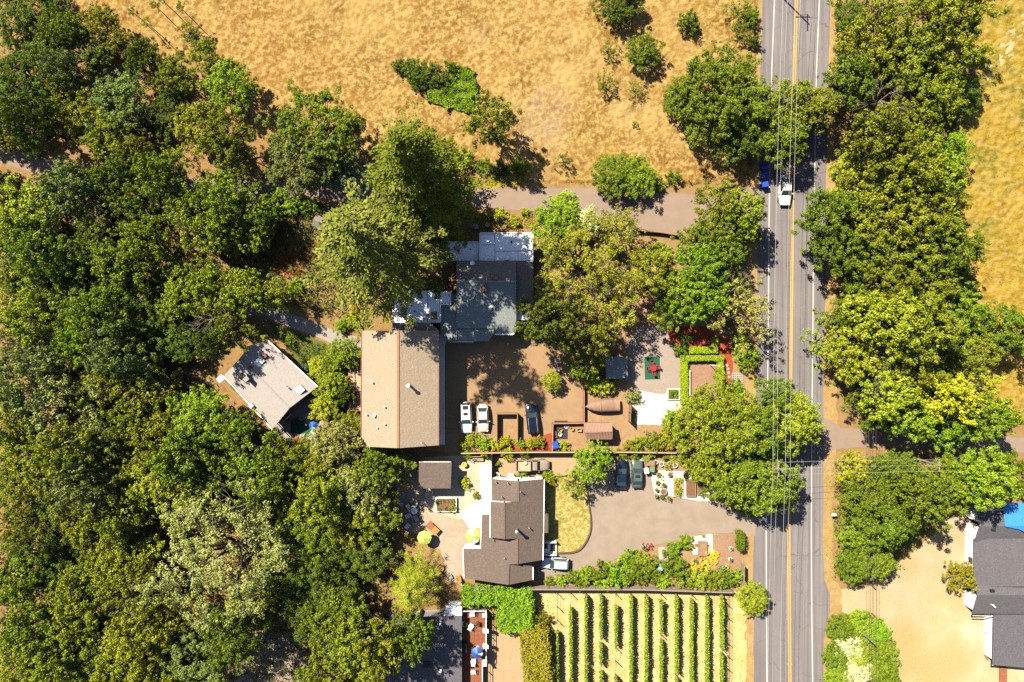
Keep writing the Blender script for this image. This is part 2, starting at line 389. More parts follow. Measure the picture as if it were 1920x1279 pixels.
def rect(x0, y0, x1, y1): return [(x0, y0), (x1, y0), (x1, y1), (x0, y1)]
g = MB(); g.add([(-400, -400, 0), (400, -400, 0), (400, 400, 0), (-400, 400, 0)], [(0, 1, 2, 3)])
tag(g.build('ground', M['ground']), kind='structure')
FOREST = [(-300, -200), (240, -200), (300, 40), (470, 110), (500, 220), (560, 300), (690, 330), (840, 360), (880, 420), (880, 620), (700, 640), (700, 850), (770, 870), (760, 1000), (830, 1110), (830, 1400), (-300, 1400)]
sheet('forest_floor', FOREST, 1, 'litter', jit=.3)

def field(name, poly, mat, amp, lvl, step=.25):
    """uneven grassland: a grid of small hummocks inside the outline"""
    P = np.array([W(*p)[:2] for p in poly]); lo, hi = P.min(0), P.max(0)
    nx, ny = int((hi[0] - lo[0]) / step) + 1, int((hi[1] - lo[1]) / step) + 1
    X, Y = np.meshgrid(lo[0] + np.arange(nx) * step, lo[1] + np.arange(ny) * step)
    X = X + rng.uniform(-.06, .06, X.shape); Y = Y + rng.uniform(-.06, .06, Y.shape)
    Z = lvl * .004 + amp * (vnoise(X * 1.6, Y * 1.6) * .6 + vnoise(X * 2.9 + 9, Y * 3.4) * .7 + vnoise(X * .45, Y * .45) * .5)
    V = np.stack([X.ravel(), Y.ravel(), Z.ravel()], 1); keep = inpoly(V, P)
    edge = inpoly(V + (.5, .5, 0), P) & inpoly(V - (.5, .5, 0), P); V[:, 2] = np.where(edge, V[:, 2], lvl * .004)
    idx = np.arange(nx * ny).reshape(ny, nx)
    F = np.stack([idx[:-1, :-1], idx[:-1, 1:], idx[1:, 1:], idx[1:, :-1]], -1).reshape(-1, 4)
    F = F[keep[F].all(1)]
    u, inv = np.unique(F, return_inverse=True)
    me = mesh_np(name, V[u], inv.reshape(F.shape), M[mat])
    me.polygons.foreach_set('use_smooth', np.ones(len(F), bool))
    return tag(link(name, me), kind='structure')
NFIELD = [(120, -60), (1425, -60), (1420, 60), (1422, 190), (1405, 330), (1290, 352), (1090, 348), (860, 345), (760, 335), (560, 300), (480, 260), (400, 215), (300, 165), (210, 110), (150, 40)]
field('dry_field', NFIELD, 'field', .30, 3)
EFIELD = [(1800, -60), (2040, -60), (2040, 800), (1870, 800), (1835, 690), (1825, 500), (1800, 420), (1780, 250), (1830, 130)]
field('golden_field', EFIELD, 'gold', .34, 3)

RL = [(1436, -60), (1430, 0), (1426, 130), (1421, 400), (1419, 650), (1414, 900), (1412, 1060), (1413, 1279), (1414, 1360)]
RR = [(1545, 1360), (1544, 1279), (1544, 1200), (1556, 1145), (1555, 1115), (1545, 1085), (1543, 1000), (1544, 860), (1544, 740), (1547, 520), (1549, 330), (1553, 130), (1557, 0), (1559, -60)]
sheet('roadside_dirt', [(1424, -60), (1416, 130), (1405, 400), (1400, 700), (1398, 1360), (1572, 1360), (1568, 1160), (1578, 1150), (1578, 1110), (1562, 1085), (1560, 900), (1570, 800), (1566, 500), (1562, 300), (1568, 130), (1577, -60)], 4, 'verge', jit=.25)
sheet('lane', [(-160, 225), (0, 270), (165, 322), (400, 336), (610, 340), (760, 348), (890, 354), (1090, 353), (1270, 362), (1345, 372), (1424, 345), (1424, 455), (1345, 442), (1280, 438), (1175, 434), (1080, 408), (1000, 396), (890, 388), (760, 383), (610, 374), (400, 370), (118, 342), (0, 305), (-160, 262)], 5, 'lane', jit=.06, step=1.2)
sheet('road', RL + RR, 6, 'road', jit=.07, step=1.5)
sheet('side_lane', [(1535, 778), (1560, 790), (1578, 802), (1640, 806), (1760, 812), (1960, 822), (1960, 850), (1760, 842), (1640, 838), (1570, 842), (1552, 850), (1535, 860)], 5, 'lane', jit=.08)

def strip(mb, pts, w, z):
    P = [W(*p) for p in pts]; L = []; Rr = []
    for i, p in enumerate(P):
        d = (P[min(i + 1, len(P) - 1)] - P[max(0, i - 1)]).normalized(); n = Vector((-d.y, d.x, 0)) * w / 2
        L.append(p + n); Rr.append(p - n)
    n0 = len(L)
    mb.add([(q.x, q.y, z) for q in L + Rr], [(i, n0 + i, n0 + i + 1, i + 1) for i in range(n0 - 1)])
def line(name, pts, w, mat, lvl=7, label=None):
    mb = MB(); strip(mb, pts, w, lvl * .004); o = mb.build(name, M[mat])
    if o.data.polygons[0].normal.z < 0: o.data.flip_normals()
    return tag(o, kind='structure')
WL = [(1456, -60), (1452, 0), (1447, 130), (1442, 400), (1440, 650), (1437, 900), (1436.5, 1000), (1437, 1150), (1438, 1279), (1438, 1360)]
YC = [(1495, -60), (1493, 0), (1490, 130), (1485.5, 400), (1483, 650), (1480, 900), (1478.8, 1000), (1479.6, 1150), (1481, 1279), (1482, 1360)]
WR = [(1538, -60), (1536, 0), (1531, 130), (1526, 400), (1523.5, 650), (1521.5, 900), (1521, 1000), (1522, 1150), (1523.5, 1279), (1524, 1360)]
line('edge_line', WL, .16, 'roadwhite'); line('edge_line', WR, .16, 'roadwhite')
for s in (-1, 1): line('centre_line', [(x + s * 1.9, y) for x, y in YC], .15, 'roadyellow')
for i, y in enumerate(range(-15, 1290, 84)):       # raised reflectors beside the centre line
    k = next(j for j in range(len(YC) - 1) if YC[j + 1][1] >= y); a, b = YC[k], YC[k + 1]
    x = a[0] + (b[0] - a[0]) * (y - a[1]) / (b[1] - a[1])
    for s in (-1, 1):
        p = W(x + s * 3.9, y); mb = MB(); mb.box((p.x, p.y, .035), (.13, .1, .03), taper=.7)
        tag(mb.build('road_stud', M['yellow']), kind='structure')

# courtyard, drives, paths and garden floors
sheet('courtyard', [(832, 612), (1000, 612), (1060, 640), (1094, 690), (1094, 793), (1036, 793), (1036, 848), (832, 848)], 5, 'court')
sheet('grass_verge', [(868, 318), (985, 318), (990, 345), (935, 351), (868, 350)], 6, 'ygrass', jit=.25)
sheet('green_field_patch', [(690, 200), (740, 178), (800, 185), (790, 225), (720, 245)], 20, 'grass', jit=.5)
sheet('lane_south_bank', [(870, 392), (1000, 398), (1080, 412), (1180, 438), (1290, 444), (1290, 480), (1180, 476), (1000, 450), (880, 440)], 4, 'ground', jit=.3)
sheet('garden_floor', [(1000, 440), (1410, 440), (1410, 930), (1230, 930), (1180, 848), (1036, 848), (1036, 793), (1094, 793), (1094, 690), (1030, 630), (1000, 600)], 3, 'bare', jit=.1)
sheet('concrete_path', [(455, 556), (500, 573), (550, 590), (600, 608), (640, 625), (680, 636), (680, 664), (640, 652), (595, 632), (545, 614), (500, 596), (470, 590), (445, 580)], 4, 'concrete', smooth=True)
sheet('concrete_walk', [(822, 628), (834, 628), (838, 640), (834, 648), (834, 834), (822, 834)], 7, 'white_concrete')
sheet('grey_gravel_court', [(1176, 640), (1198, 612), (1252, 612), (1254, 640), (1280, 664), (1278, 732), (1240, 740), (1178, 728)], 6, 'gravel', jit=.1)
sheet('white_gravel_court', [(1190, 718), (1240, 728), (1278, 728), (1278, 762), (1252, 778), (1238, 796), (1196, 797), (1184, 775)], 5, 'white_gravel', jit=.12)
sheet('red_mulch_bed', [(1252, 612), (1340, 612), (1340, 655), (1284, 662), (1254, 638)], 5, 'redmulch', jit=.1)
sheet('red_path', [(1346, 632), (1366, 634), (1374, 680), (1372, 760), (1354, 772), (1352, 690)], 6, 'redmulch', jit=.08)
sheet('pale_path', [(1280, 664), (1310, 661), (1350, 660), (1350, 669), (1280, 669)], 6, 'pale_concrete')
sheet('hedge_garden_floor', rect(1284, 672, 1352, 756), 6, 'mulch')
sheet('red_mulch_strip', [(975, 826), (1036, 812), (1036, 847), (880, 848), (930, 838)], 6, 'redmulch', jit=.1)
sheet('patio_floor', [(745, 880), (790, 862), (925, 850), (925, 1030), (870, 1030), (868, 1100), (840, 1085), (825, 1030), (760, 990), (745, 940)], 4, 'flag', jit=.12)
sheet('tan_patio', [(795, 858), (922, 850), (922, 935), (900, 955), (860, 975), (815, 960), (795, 945)], 5, 'pale_concrete')
sheet('bright_patio', [(900, 870), (922, 870), (922, 990), (880, 990), (862, 965), (875, 950), (900, 930)], 6, 'white_concrete', jit=.05)
sheet('patio_gravel', [(752, 905), (795, 905), (795, 955), (840, 975), (872, 1000), (868, 1040), (835, 1040), (815, 1000), (765, 975)], 5, 'flag', jit=.15)
sheet('paved_yard', [(924, 855), (1100, 848), (1100, 893), (924, 898)], 5, 'stonepave')
sheet('lawn', [(1018, 893), (1102, 890), (1106, 960), (1108, 985), (1098, 1015), (1080, 1033), (1040, 1037), (1018, 1037)], 5, 'lawn', jit=.06)
sheet('driveway', [(1100, 893), (1142, 862), (1225, 862), (1226, 880), (1226, 925), (1275, 936), (1356, 944), (1385, 958), (1416, 975), (1416, 1005), (1392, 998), (1332, 1001), (1272, 1012), (1232, 1022), (1160, 1046), (1100, 1068), (1030, 1084), (1008, 1084), (1008, 1036), (1080, 1036), (1098, 1015), (1108, 985), (1105, 940)], 6.5, 'drive', jit=.05)
sheet('gravel_garden', [(1222, 898), (1226, 882), (1302, 884), (1330, 900), (1356, 920), (1356, 943), (1300, 938), (1276, 934), (1226, 925)], 7, 'white_gravel', jit=.08)
sheet('garden_bank', [(1140, 846), (1310, 846), (1310, 884), (1222, 882), (1222, 862), (1140, 862)], 5, 'bare', jit=.1)
sheet('flower_garden', [(1000, 1088), (1100, 1070), (1160, 1048), (1232, 1024), (1272, 1013), (1332, 1002), (1394, 1000), (1394, 1098), (1368, 1106), (1000, 1104)], 4, 'bare', jit=.06)
sheet('white_gravel_bed', [(1290, 1004), (1336, 1001), (1337, 1038), (1300, 1040)], 6, 'white_gravel', jit=.05)
sheet('wood_chip_bed', [(1338, 1002), (1390, 999), (1390, 1074), (1345, 1072)], 6, 'mulch', jit=.08)
sheet('vineyard_floor', [(1000, 1104), (1400, 1108), (1402, 1360), (1030, 1360), (1030, 1190), (1000, 1180)], 2, 'vinesoil', jit=.1)
sheet('tan_paved_yard', rect(912, 1180, 990, 1360), 5, 'stonepave')
sheet('shaded_yard', [(722, 1150), (868, 1140), (868, 1360), (722, 1360)], 4, 'concrete')
sheet('sandy_yard', [(1562, 1108), (1640, 1095), (1705, 1040), (1760, 990), (1800, 950), (2040, 940), (2040, 1360), (1690, 1360), (1680, 1260), (1650, 1160), (1562, 1145)], 3, 'yard', jit=.3)
sheet('cottage_terrace', [(515, 800), (545, 755), (575, 750), (600, 780), (615, 815), (600, 842), (560, 838), (520, 815)], 4, 'concrete', smooth=True)
sheet('garden_lawn', [(500, 605), (560, 622), (640, 655), (676, 668), (676, 700), (640, 800), (610, 790), (600, 730), (545, 660)], 3, 'grass', jit=.2)
sheet('red_leaf_bed', [(505, 480), (560, 470), (600, 440), (605, 470), (560, 512), (515, 515)], 3, 'redmulch', jit=.4)
sheet('field_track', [(1840, 145), (1870, 85), (1930, 0), (1960, -60), (1990, -60), (1950, 30), (1890, 110), (1850, 150)], 70, 'yard', jit=.4)
def kerb(name, pts, w, h, mat):
    mb = MB(); P = [W(*p) for p in pts]
    for a, b in zip(P[:-1], P[1:]):
        d = (b - a); n = Vector((-d.y, d.x, 0)).normalized() * w / 2
        mb.prism([(a + n)[:2], (a - n)[:2], (b - n)[:2], (b + n)[:2]], 0.0, h)
    return tag(mb.build(name, M[mat]), kind='structure')
def cr(pts, n=5):
    out = []
    for i in range(len(pts) - 1):
        p0, p1, p2, p3 = (Vector((*pts[max(0, min(len(pts) - 1, j))], 0)) for j in (i - 1, i, i + 1, i + 2))
        for j in range(n):
            t = j / n
            q = .5 * (2 * p1 + (p2 - p0) * t + (2 * p0 - 5 * p1 + 4 * p2 - p3) * t * t + (3 * p1 - p0 - 3 * p2 + p3) * t ** 3); out.append((q.x, q.y))
    return out + [pts[-1]]
kerb('lawn_kerb', cr([(1097, 900), (1103, 940), (1108, 985), (1099, 1015), (1080, 1034), (1044, 1037)]), .18, .28, 'darkwood')  # curved kerb; its dark colour also stands in for the thin shadow beside it
sheet('shaded_drive', [(450, 1190), (520, 1185), (575, 1230), (580, 1360), (440, 1360), (445, 1240)], 4, 'lane', smooth=True)

# ------------------------------------------------------------------ foliage builders
def leafcloud(C, rad, n, size, flat=.8, up=.55, aspect=.6, spread=.38):
    """n leaves round each centre, lying on the outside of its clump; returns verts, quads, variation"""
    C = np.asarray(C, float); k = len(C); rad = np.broadcast_to(np.asarray(rad, float), (k,))
    n_ = np.maximum(3, (n * (rad / rad.mean()) ** 2).astype(int)); idx = np.repeat(np.arange(k), n_); m = len(idx)
    d = rng.normal(size=(m, 3)); d /= np.linalg.norm(d, axis=1)[:, None]
    r = rad[idx] * rng.random(m) ** .33
    p = C[idx] + d * r[:, None] * (1, 1, flat)
    nn = d * .8 + (0, 0, up) + rng.normal(size=(m, 3)) * spread; nn /= np.linalg.norm(nn, axis=1)[:, None]
    t = np.cross(nn, rng.normal(size=(m, 3))); t /= np.linalg.norm(t, axis=1)[:, None]; b = np.cross(nn, t)
    s = size * rng.uniform(.6, 1.3, m)[:, None]
    V = np.stack([p + t * s, p + b * s * aspect, p - t * s, p - b * s * aspect], 1).reshape(-1, 3)
    F = np.arange(m * 4).reshape(-1, 4)
    cl = rng.random(k)
    lv = np.repeat(np.clip(cl[idx] * .4 + rng.random(m) * .6, 0, 1), 4)
    return V, F, lv

def join(*parts):
    V, F, L, o = [], [], [], 0
    for v, f, l in parts: V.append(v); F.append(f + o); L.append(l); o += len(v)
    return np.concatenate(V), np.concatenate(F), np.concatenate(L)

def dome(k, R_, zs, lo=-.3, wob=.3, seed=0):
    """clump centres spread over an irregular dome"""
    i = np.arange(k) + .5
    z = 1 - i / k * (1 - lo); ph = i * 2.39996 + seed
    d = np.stack([np.sqrt(1 - z * z) * np.cos(ph), np.sqrt(1 - z * z) * np.sin(ph), z], 1)
    d += rng.normal(size=d.shape) * .12
    w = 1 - wob + 2 * wob * vnoise(d[:, 0] * 1.7 + seed * 3.1 + 20, d[:, 1] * 1.7 + d[:, 2] * 1.3 + seed * 7.7 + 20)
    return d * w[:, None] * (R_, R_, zs)

def limbs(mb, base_h, tips, r0, n=5):
    mb.tube([(0, 0, -.3), (.05, .02, base_h * .5), (0, 0, base_h)], [r0 * 1.25, r0, r0 * .8], 7)
    for t in tips:
        t = Vector(t); mid = Vector((t.x * .45, t.y * .45, base_h + (t.z - base_h) * .35)) + Vector((random.uniform(-.3, .3), random.uniform(-.3, .3), 0))
        mb.tube([(0, 0, base_h * .9), mid, t], [r0 * .55, r0 * .35, r0 * .08], n)

def twigs(mb, origin, d, length, r, depth):
    o = Vector(origin); d = Vector(d).normalized()
    e = o + d * length; m = o.lerp(e, .5) + Vector([random.uniform(-.12, .12) * length for _ in range(3)])
    mb.tube([o, m, e], [r, r * .75, r * .4], 4, False)
    if depth:
        for k in range(3):
            t = random.uniform(.4, 1.0); b = o.lerp(e, t)
            nd = d + Vector([random.uniform(-.8, .8) for _ in range(3)]); twigs(mb, b, nd, length * random.uniform(.5, .75), r * .5, depth - 1)

PROTO = {}
def broadleaf(key, R_, zs, hc, lobes, lrad, sub, srad, n, size, lo=-.3, wob=.4, inner=.6, seed=0, twig=0, flat=.7, up=.32):
    """crown of big uneven lobes, each lobe a spray of leaf clumps, with open gaps between"""
    C = dome(lobes, R_ - lrad * .75, zs - lrad * .6, lo, wob, seed); C[:, 2] += hc
    lr = lrad * rng.uniform(.6, 1.25, lobes); SC, SR = [], []
    for c, r in zip(C, lr):
        k = max(3, int(sub * (r / lrad) ** 2)); d = rng.normal(size=(k, 3)); d /= np.linalg.norm(d, axis=1)[:, None]
        out = c - (0, 0, hc - zs * .3); out = out / (np.linalg.norm(out) + 1e-6); d = d + out * .55; d[:, 2] = d[:, 2] * .75 + .12
        e = r * rng.uniform(.45, 1.12, k)[:, None] * (1, 1, .7)
        SC.append(c + d * e); SR.append(srad * rng.uniform(.55, 1.35, k))
    SC = np.concatenate(SC); SR = np.concatenate(SR)
    a = leafcloud(SC, SR, n, size, flat, up)
    ki = max(4, int(lobes * inner)); Ci = dome(ki, R_ * .55, zs * .55, -.5, wob, seed + 2); Ci[:, 2] += hc
    b = leafcloud(Ci, lrad * .8, int(n * 1.2), size * 1.3, .8)
    V, F, L = join(a, b)
    mb = MB(); tips = [C[i] for i in rng.choice(lobes, min(14, lobes), False)]
    limbs(mb, max(.4, hc - zs * .75), tips, .055 * R_ + .05)
    tr = mb.build('trunk', M['bark']); me_t = tr.data; bpy.data.objects.remove(tr)
    tw = None
    if twig:
        mb = MB()
        for i in rng.choice(lobes, min(twig, lobes), False):
            if C[i][2] > hc: twigs(mb, C[i] * (.9, .9, .95), (C[i] - (0, 0, hc - 1)), lrad * 1.15, .035, 3)
        if mb.v: o = mb.build('bare_twigs', M['deadwood']); tw = o.data; bpy.data.objects.remove(o)
    PROTO[key] = dict(crown=mesh_np('crown_' + key, V, F, M['leaf'], L), trunk=me_t, twigs=tw, R=R_, H=hc + zs)

# spreading oaks in two sizes, denser round trees, loose airy trees, shrubs
for i in range(4): broadleaf('oak_m%d' % i, 4.0, 3.1, 4.4, 36, 1.12, 9, .42, 44, .125, seed=i * 5 + 1, wob=.38, twig=(6, 3, 0, 0)[i])
for i in range(3): broadleaf('oak_l%d' % i, 6.5, 4.6, 6.0, 76, 1.3, 11, .46, 44, .14, seed=i * 5 + 3, wob=.38, twig=(0, 10, 4)[i])
for i in range(2): broadleaf('round_m%d' % i, 3.6, 3.3, 4.2, 56, .92, 9, .38, 38, .115, seed=i * 3 + 11, wob=.18)
broadleaf('dense_l', 6.5, 4.8, 6.0, 120, 1.2, 10, .45, 42, .135, seed=61, wob=.22, lo=-.45)
broadleaf('airy_m0', 4.2, 3.0, 4.6, 20, 1.1, 9, .40, 30, .12, seed=21, wob=.55, inner=.2, twig=12)
broadleaf('airy_m1', 4.2, 2.6, 4.2, 16, 1.05, 9, .40, 30, .12, seed=27, wob=.6, inner=.15, twig=8)
for i in range(3): broadleaf('shrub%d' % i, 1.6, 1.3, .9, 18, .55, 7, .26, 34, .085, seed=i * 4 + 31, lo=-.6, wob=.4)
for i in range(2): broadleaf('bush%d' % i, .75, .65, .5, 8, .30, 5, .16, 24, .06, seed=i * 4 + 41, lo=-.7, wob=.35)
broadleaf('fine_l', 6.5, 4.6, 5.6, 70, 1.25, 14, .38, 32, .10, seed=52, wob=.42, twig=24, flat=.55)

def conifer(key, H, R_, whorls, per, spray, n, z0=.12, droop=.25, power=.85, aspect=.28, gapf=.12):
    """tiers of drooping branches carrying needle sprays"""
    C, D, S = [], [], []; mb = MB(); mb.tube([(0, 0, -.3), (0, 0, H * .5), (0, 0, H * .97)], [.03 * R_ + .2, .02 * R_ + .12, .03], 7)
    for w in range(whorls):
        t = w / (whorls - 1); z = H * (z0 + (1 - z0) * t * .97); rr = R_ * (1 - t) ** power + .25
        kk = max(4, int(per * (rr / R_) ** .6))
        for j in range(kk):
            a = 2 * math.pi * (j + random.random() * .9) / kk + w * 1.3; L = rr * random.uniform(.55, 1.12)
            lb = float(vnoise(np.array([math.cos(a) * 1.5 + 9.3 + z * .05]), np.array([math.sin(a) * 1.5 + z * .28 + 4]))[0]); L *= .5 + .85 * lb
            if random.random() < gapf or lb < .22: continue
            e = Vector((math.cos(a) * L, math.sin(a) * L, z - droop * L + .15))
            if L > 1: mb.tube([(0, 0, z), e * .5 + Vector((0, 0, z * .5 + .1)), e], [.05, .03, .015], 4, False)
            m = max(2, int(L / spray * 1.05))
            for q in range(m):
                f = .25 + .78 * (q + random.random()) / m
                p = Vector((0, 0, z)).lerp(e, f); side = Vector((-math.sin(a), math.cos(a), 0)) * random.uniform(-.55, .55) * L * .28 * (1.2 - f)
                C.append(p + side); D.append((math.cos(a), math.sin(a), -droop)); S.append(spray * random.uniform(.7, 1.2))
    C = np.array([tuple(c) for c in C]); D = np.array(D); S = np.array(S); k = len(C)
    idx = np.repeat(np.arange(k), n); m = len(idx)
    p = C[idx] + rng.normal(size=(m, 3)) * (S[idx] * .33)[:, None] * (1, 1, .5)
    t = D[idx] + rng.normal(size=(m, 3)) * .45; t /= np.linalg.norm(t, axis=1)[:, None]
    nn = np.array((0, 0, 1.0)) + rng.normal(size=(m, 3)) * .5; b = np.cross(nn, t); b /= np.linalg.norm(b, axis=1)[:, None]
    s = (S[idx] * rng.uniform(.12, .27, m))[:, None]
    V = np.stack([p + t * s, p + b * s * aspect, p - t * s, p - b * s * aspect], 1).reshape(-1, 3)
    lv = np.repeat(np.clip(rng.random(k)[idx] * .5 + rng.random(m) * .5, 0, 1), 4)
    o = mb.build('trunk', M['bark']); me_t = o.data; bpy.data.objects.remove(o)
    PROTO[key] = dict(crown=mesh_np('crown_' + key, V, np.arange(m * 4).reshape(-1, 4), M['needle'], lv), trunk=me_t, twigs=None, R=R_, H=H)
conifer('redwood', 36, 7.4, 30, 17, 1.0, 46, droop=.3, power=.5, aspect=.5, gapf=.18)
conifer('cedar', 37, 9.8, 18, 13, 1.15, 60, droop=.12, power=.5, aspect=.5, gapf=.28)
conifer('feather', 12, 5.4, 13, 15, .7, 44, droop=-.1, power=.5, aspect=.16)

# foliage colours
LEAFK = 1.2
LC = dict(o=(.152, .170, .010), g=(.112, .155, .009), b=(.145, .225, .009), d=(.068, .100, .009), y=(.205, .245, .012), Y=(.31, .32, .010), s=(.135, .170, .034), p=(.225, .235, .055),
          r=(.23, .15, .020), k=(.225, .20, .012), w=(.46, .45, .22), R=(.46, .11, .035), t=(.10, .165, .07), l=(.19, .30, .010))
CN = dict(o='olive', g='mid-green', b='bright green', d='dark green', y='yellow-green', Y='golden yellow-green', s='sage green', p='pale khaki', r='rusty', k='khaki-gold', w='white-flowered', R='red-leaved', t='blue-green', l='lime green')
def tree(px, py, rpx, c, kind=None, h=None, label=None, cat='tree', name=None, group=None, zc=.62, sq=1.0, rz=None):
    """stand a tree so that its crown is seen round (px,py) with radius rpx"""
    kind = kind or random.choice(['oak_m0', 'oak_m1', 'oak_m2', 'oak_m3', 'airy_m0', 'oak_m1', 'oak_m3'] if rpx < 62 else ['oak_l0', 'oak_l1', 'oak_l2'])
    P = PROTO[kind]; rm = rpx / PPM * .93
    h = h or P['H'] * rm / P['R'] * random.uniform(.8, 1.45 if rpx > 30 else 1.15)
    loc = W(px, py, h * zc); loc.z = 0
    t = root(name or ('tree' if cat == 'tree' else cat), label, cat, loc, rz if rz is not None else random.uniform(0, 6.28), group, (rm / P['R'] * sq, rm / P['R'] / sq, h / P['H']))
    tr = link('trunk', P['trunk'], t)
    o = link('crown', P['crown'], t); cc = LC[c] if isinstance(c, str) else c; j = LEAFK * random.uniform(.85, 1.18)
    o.color = (min(1, cc[0] * j * random.uniform(.9, 1.1)), min(1, cc[1] * j), min(1, cc[2] * j), 1)
    if P['twigs']: tag(link('bare_twigs', P['twigs'], t), kind='stuff')
    return t

_used = set()
_ones = ['zero', 'one', 'two', 'three', 'four', 'five', 'six', 'seven', 'eight', 'nine', 'ten', 'eleven', 'twelve', 'thirteen', 'fourteen', 'fifteen', 'sixteen', 'seventeen', 'eighteen', 'nineteen']
_tens = ['', '', 'twenty', 'thirty', 'forty', 'fifty', 'sixty', 'seventy', 'eighty', 'ninety']
def words(n): return _ones[n] if n < 20 else _tens[n // 10] + ('-' + _ones[n % 10] if n % 10 else '') if n < 100 else 'one hundred'
def auto(px, py, rpx, c, kind=None, where='west woodland', noun='tree', group=None, **kw):
    big = 'large ' if rpx > 48 else 'small ' if rpx < 34 else ''
    lab = '%s%s %s in the %s, %s percent across and %s down' % (big, CN[c], noun, where, words(max(0, round(px / 19.2))), words(max(0, round(py / 12.79))))
    if 'h' not in kw and rpx > 28: kw['h'] = rpx / PPM * (1.35 if c in 'd' else random.choice([1.9, 2.3, 2.9])) * random.uniform(.9, 1.15)
    return tree(px, py, rpx, c, kind, label=lab, group=group or 'trees of the ' + where, **kw)

def leafbox(name, parent, c, dims, rz, color, dens=70, size=.11, core='grass', rnd=.10, mat='leaf'):
    """clipped or rambling greenery of a box-like outline: a leafy shell over a shaded core, one mesh"""
    L, Wd, H = dims; a2 = 2 * (L * Wd + 2 * H * (L + Wd) / 1.0)
    n = int(dens * (L * Wd + 2 * H * (L + Wd)))
    f = rng.random(n); A = np.array([L * Wd, H * L, H * L, H * Wd, H * Wd]); A = np.cumsum(A / A.sum())
    face = np.searchsorted(A, f); u = rng.uniform(-.5, .5, n); v = rng.uniform(-.5, .5, n)
    p = np.zeros((n, 3)); nn = np.zeros((n, 3))
    for k, (fx, fy, fz, nx, ny, nz) in enumerate(((u * L, v * Wd, 0 * u + H, 0, 0, 1), (u * L, 0 * u + Wd / 2, (v + .5) * H, 0, 1, 0), (u * L, 0 * u - Wd / 2, (v + .5) * H, 0, -1, 0), (0 * u + L / 2, u * Wd, (v + .5) * H, 1, 0, 0), (0 * u - L / 2, u * Wd, (v + .5) * H, -1, 0, 0))):
        m = face == k; p[m] = np.stack([fx, fy, fz], 1)[m]; nn[m] = (nx, ny, nz)
    bumpy = (vnoise(p[:, 0] * 2.2 + 30, p[:, 1] * 2.2 + p[:, 2] * 2 + 30) - .5) * rnd * 4
    p = p + nn * bumpy[:, None] + rng.normal(size=p.shape) * rnd * .5
    nn = nn + (0, 0, .3) + rng.normal(size=nn.shape) * .55; nn /= np.linalg.norm(nn, axis=1)[:, None]
    t = np.cross(nn, rng.normal(size=nn.shape)); t /= np.linalg.norm(t, axis=1)[:, None]; b = np.cross(nn, t); s = size * rng.uniform(.6, 1.3, n)[:, None]
    V = np.stack([p + t * s, p + b * s * .6, p - t * s, p - b * s * .6], 1).reshape(-1, 3)
    lv = np.repeat(rng.random(n), 4)
    q = rnd * 1.2; X, Y, Z = max(.05, L / 2 - q), max(.05, Wd / 2 - q), max(.1, H - q)
    CV = np.array([(-X, -Y, 0), (X, -Y, 0), (X, Y, 0), (-X, Y, 0), (-X, -Y, Z), (X, -Y, Z), (X, Y, Z), (-X, Y, Z)])
    CF = np.array([(4, 5, 6, 7), (0, 1, 5, 4), (1, 2, 6, 5), (2, 3, 7, 6), (3, 0, 4, 7)])
    V, F, lv = join((V, np.arange(n * 4).reshape(-1, 4), lv), (CV, CF, np.full(8, .2)))
    o = link(name, mesh_np(name, V, F, M[mat], lv), parent, c, rz)
    cc = LC[color] if isinstance(color, str) else color; o.color = (*cc, 1)
    return o

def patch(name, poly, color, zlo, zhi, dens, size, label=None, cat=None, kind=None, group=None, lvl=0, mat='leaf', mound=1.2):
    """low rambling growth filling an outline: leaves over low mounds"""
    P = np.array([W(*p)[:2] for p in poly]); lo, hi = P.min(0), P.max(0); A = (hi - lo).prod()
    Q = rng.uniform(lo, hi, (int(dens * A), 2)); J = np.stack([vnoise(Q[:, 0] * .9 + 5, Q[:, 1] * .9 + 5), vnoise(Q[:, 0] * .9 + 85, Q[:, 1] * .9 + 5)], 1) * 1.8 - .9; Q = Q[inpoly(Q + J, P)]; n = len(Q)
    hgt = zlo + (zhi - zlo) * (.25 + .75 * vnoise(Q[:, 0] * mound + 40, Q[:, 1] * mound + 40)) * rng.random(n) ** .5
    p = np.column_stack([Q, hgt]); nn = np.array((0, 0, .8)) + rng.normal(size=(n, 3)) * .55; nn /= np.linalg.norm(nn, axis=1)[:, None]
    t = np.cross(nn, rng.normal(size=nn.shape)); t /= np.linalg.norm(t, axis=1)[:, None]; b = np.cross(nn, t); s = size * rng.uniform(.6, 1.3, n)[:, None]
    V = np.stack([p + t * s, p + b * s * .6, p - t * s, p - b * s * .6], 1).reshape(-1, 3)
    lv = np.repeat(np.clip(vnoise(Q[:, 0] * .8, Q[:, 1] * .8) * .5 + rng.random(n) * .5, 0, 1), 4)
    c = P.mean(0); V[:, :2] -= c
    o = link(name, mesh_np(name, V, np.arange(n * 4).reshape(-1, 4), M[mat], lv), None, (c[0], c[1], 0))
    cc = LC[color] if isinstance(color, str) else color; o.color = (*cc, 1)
    return tag(o, label, cat, group, kind)

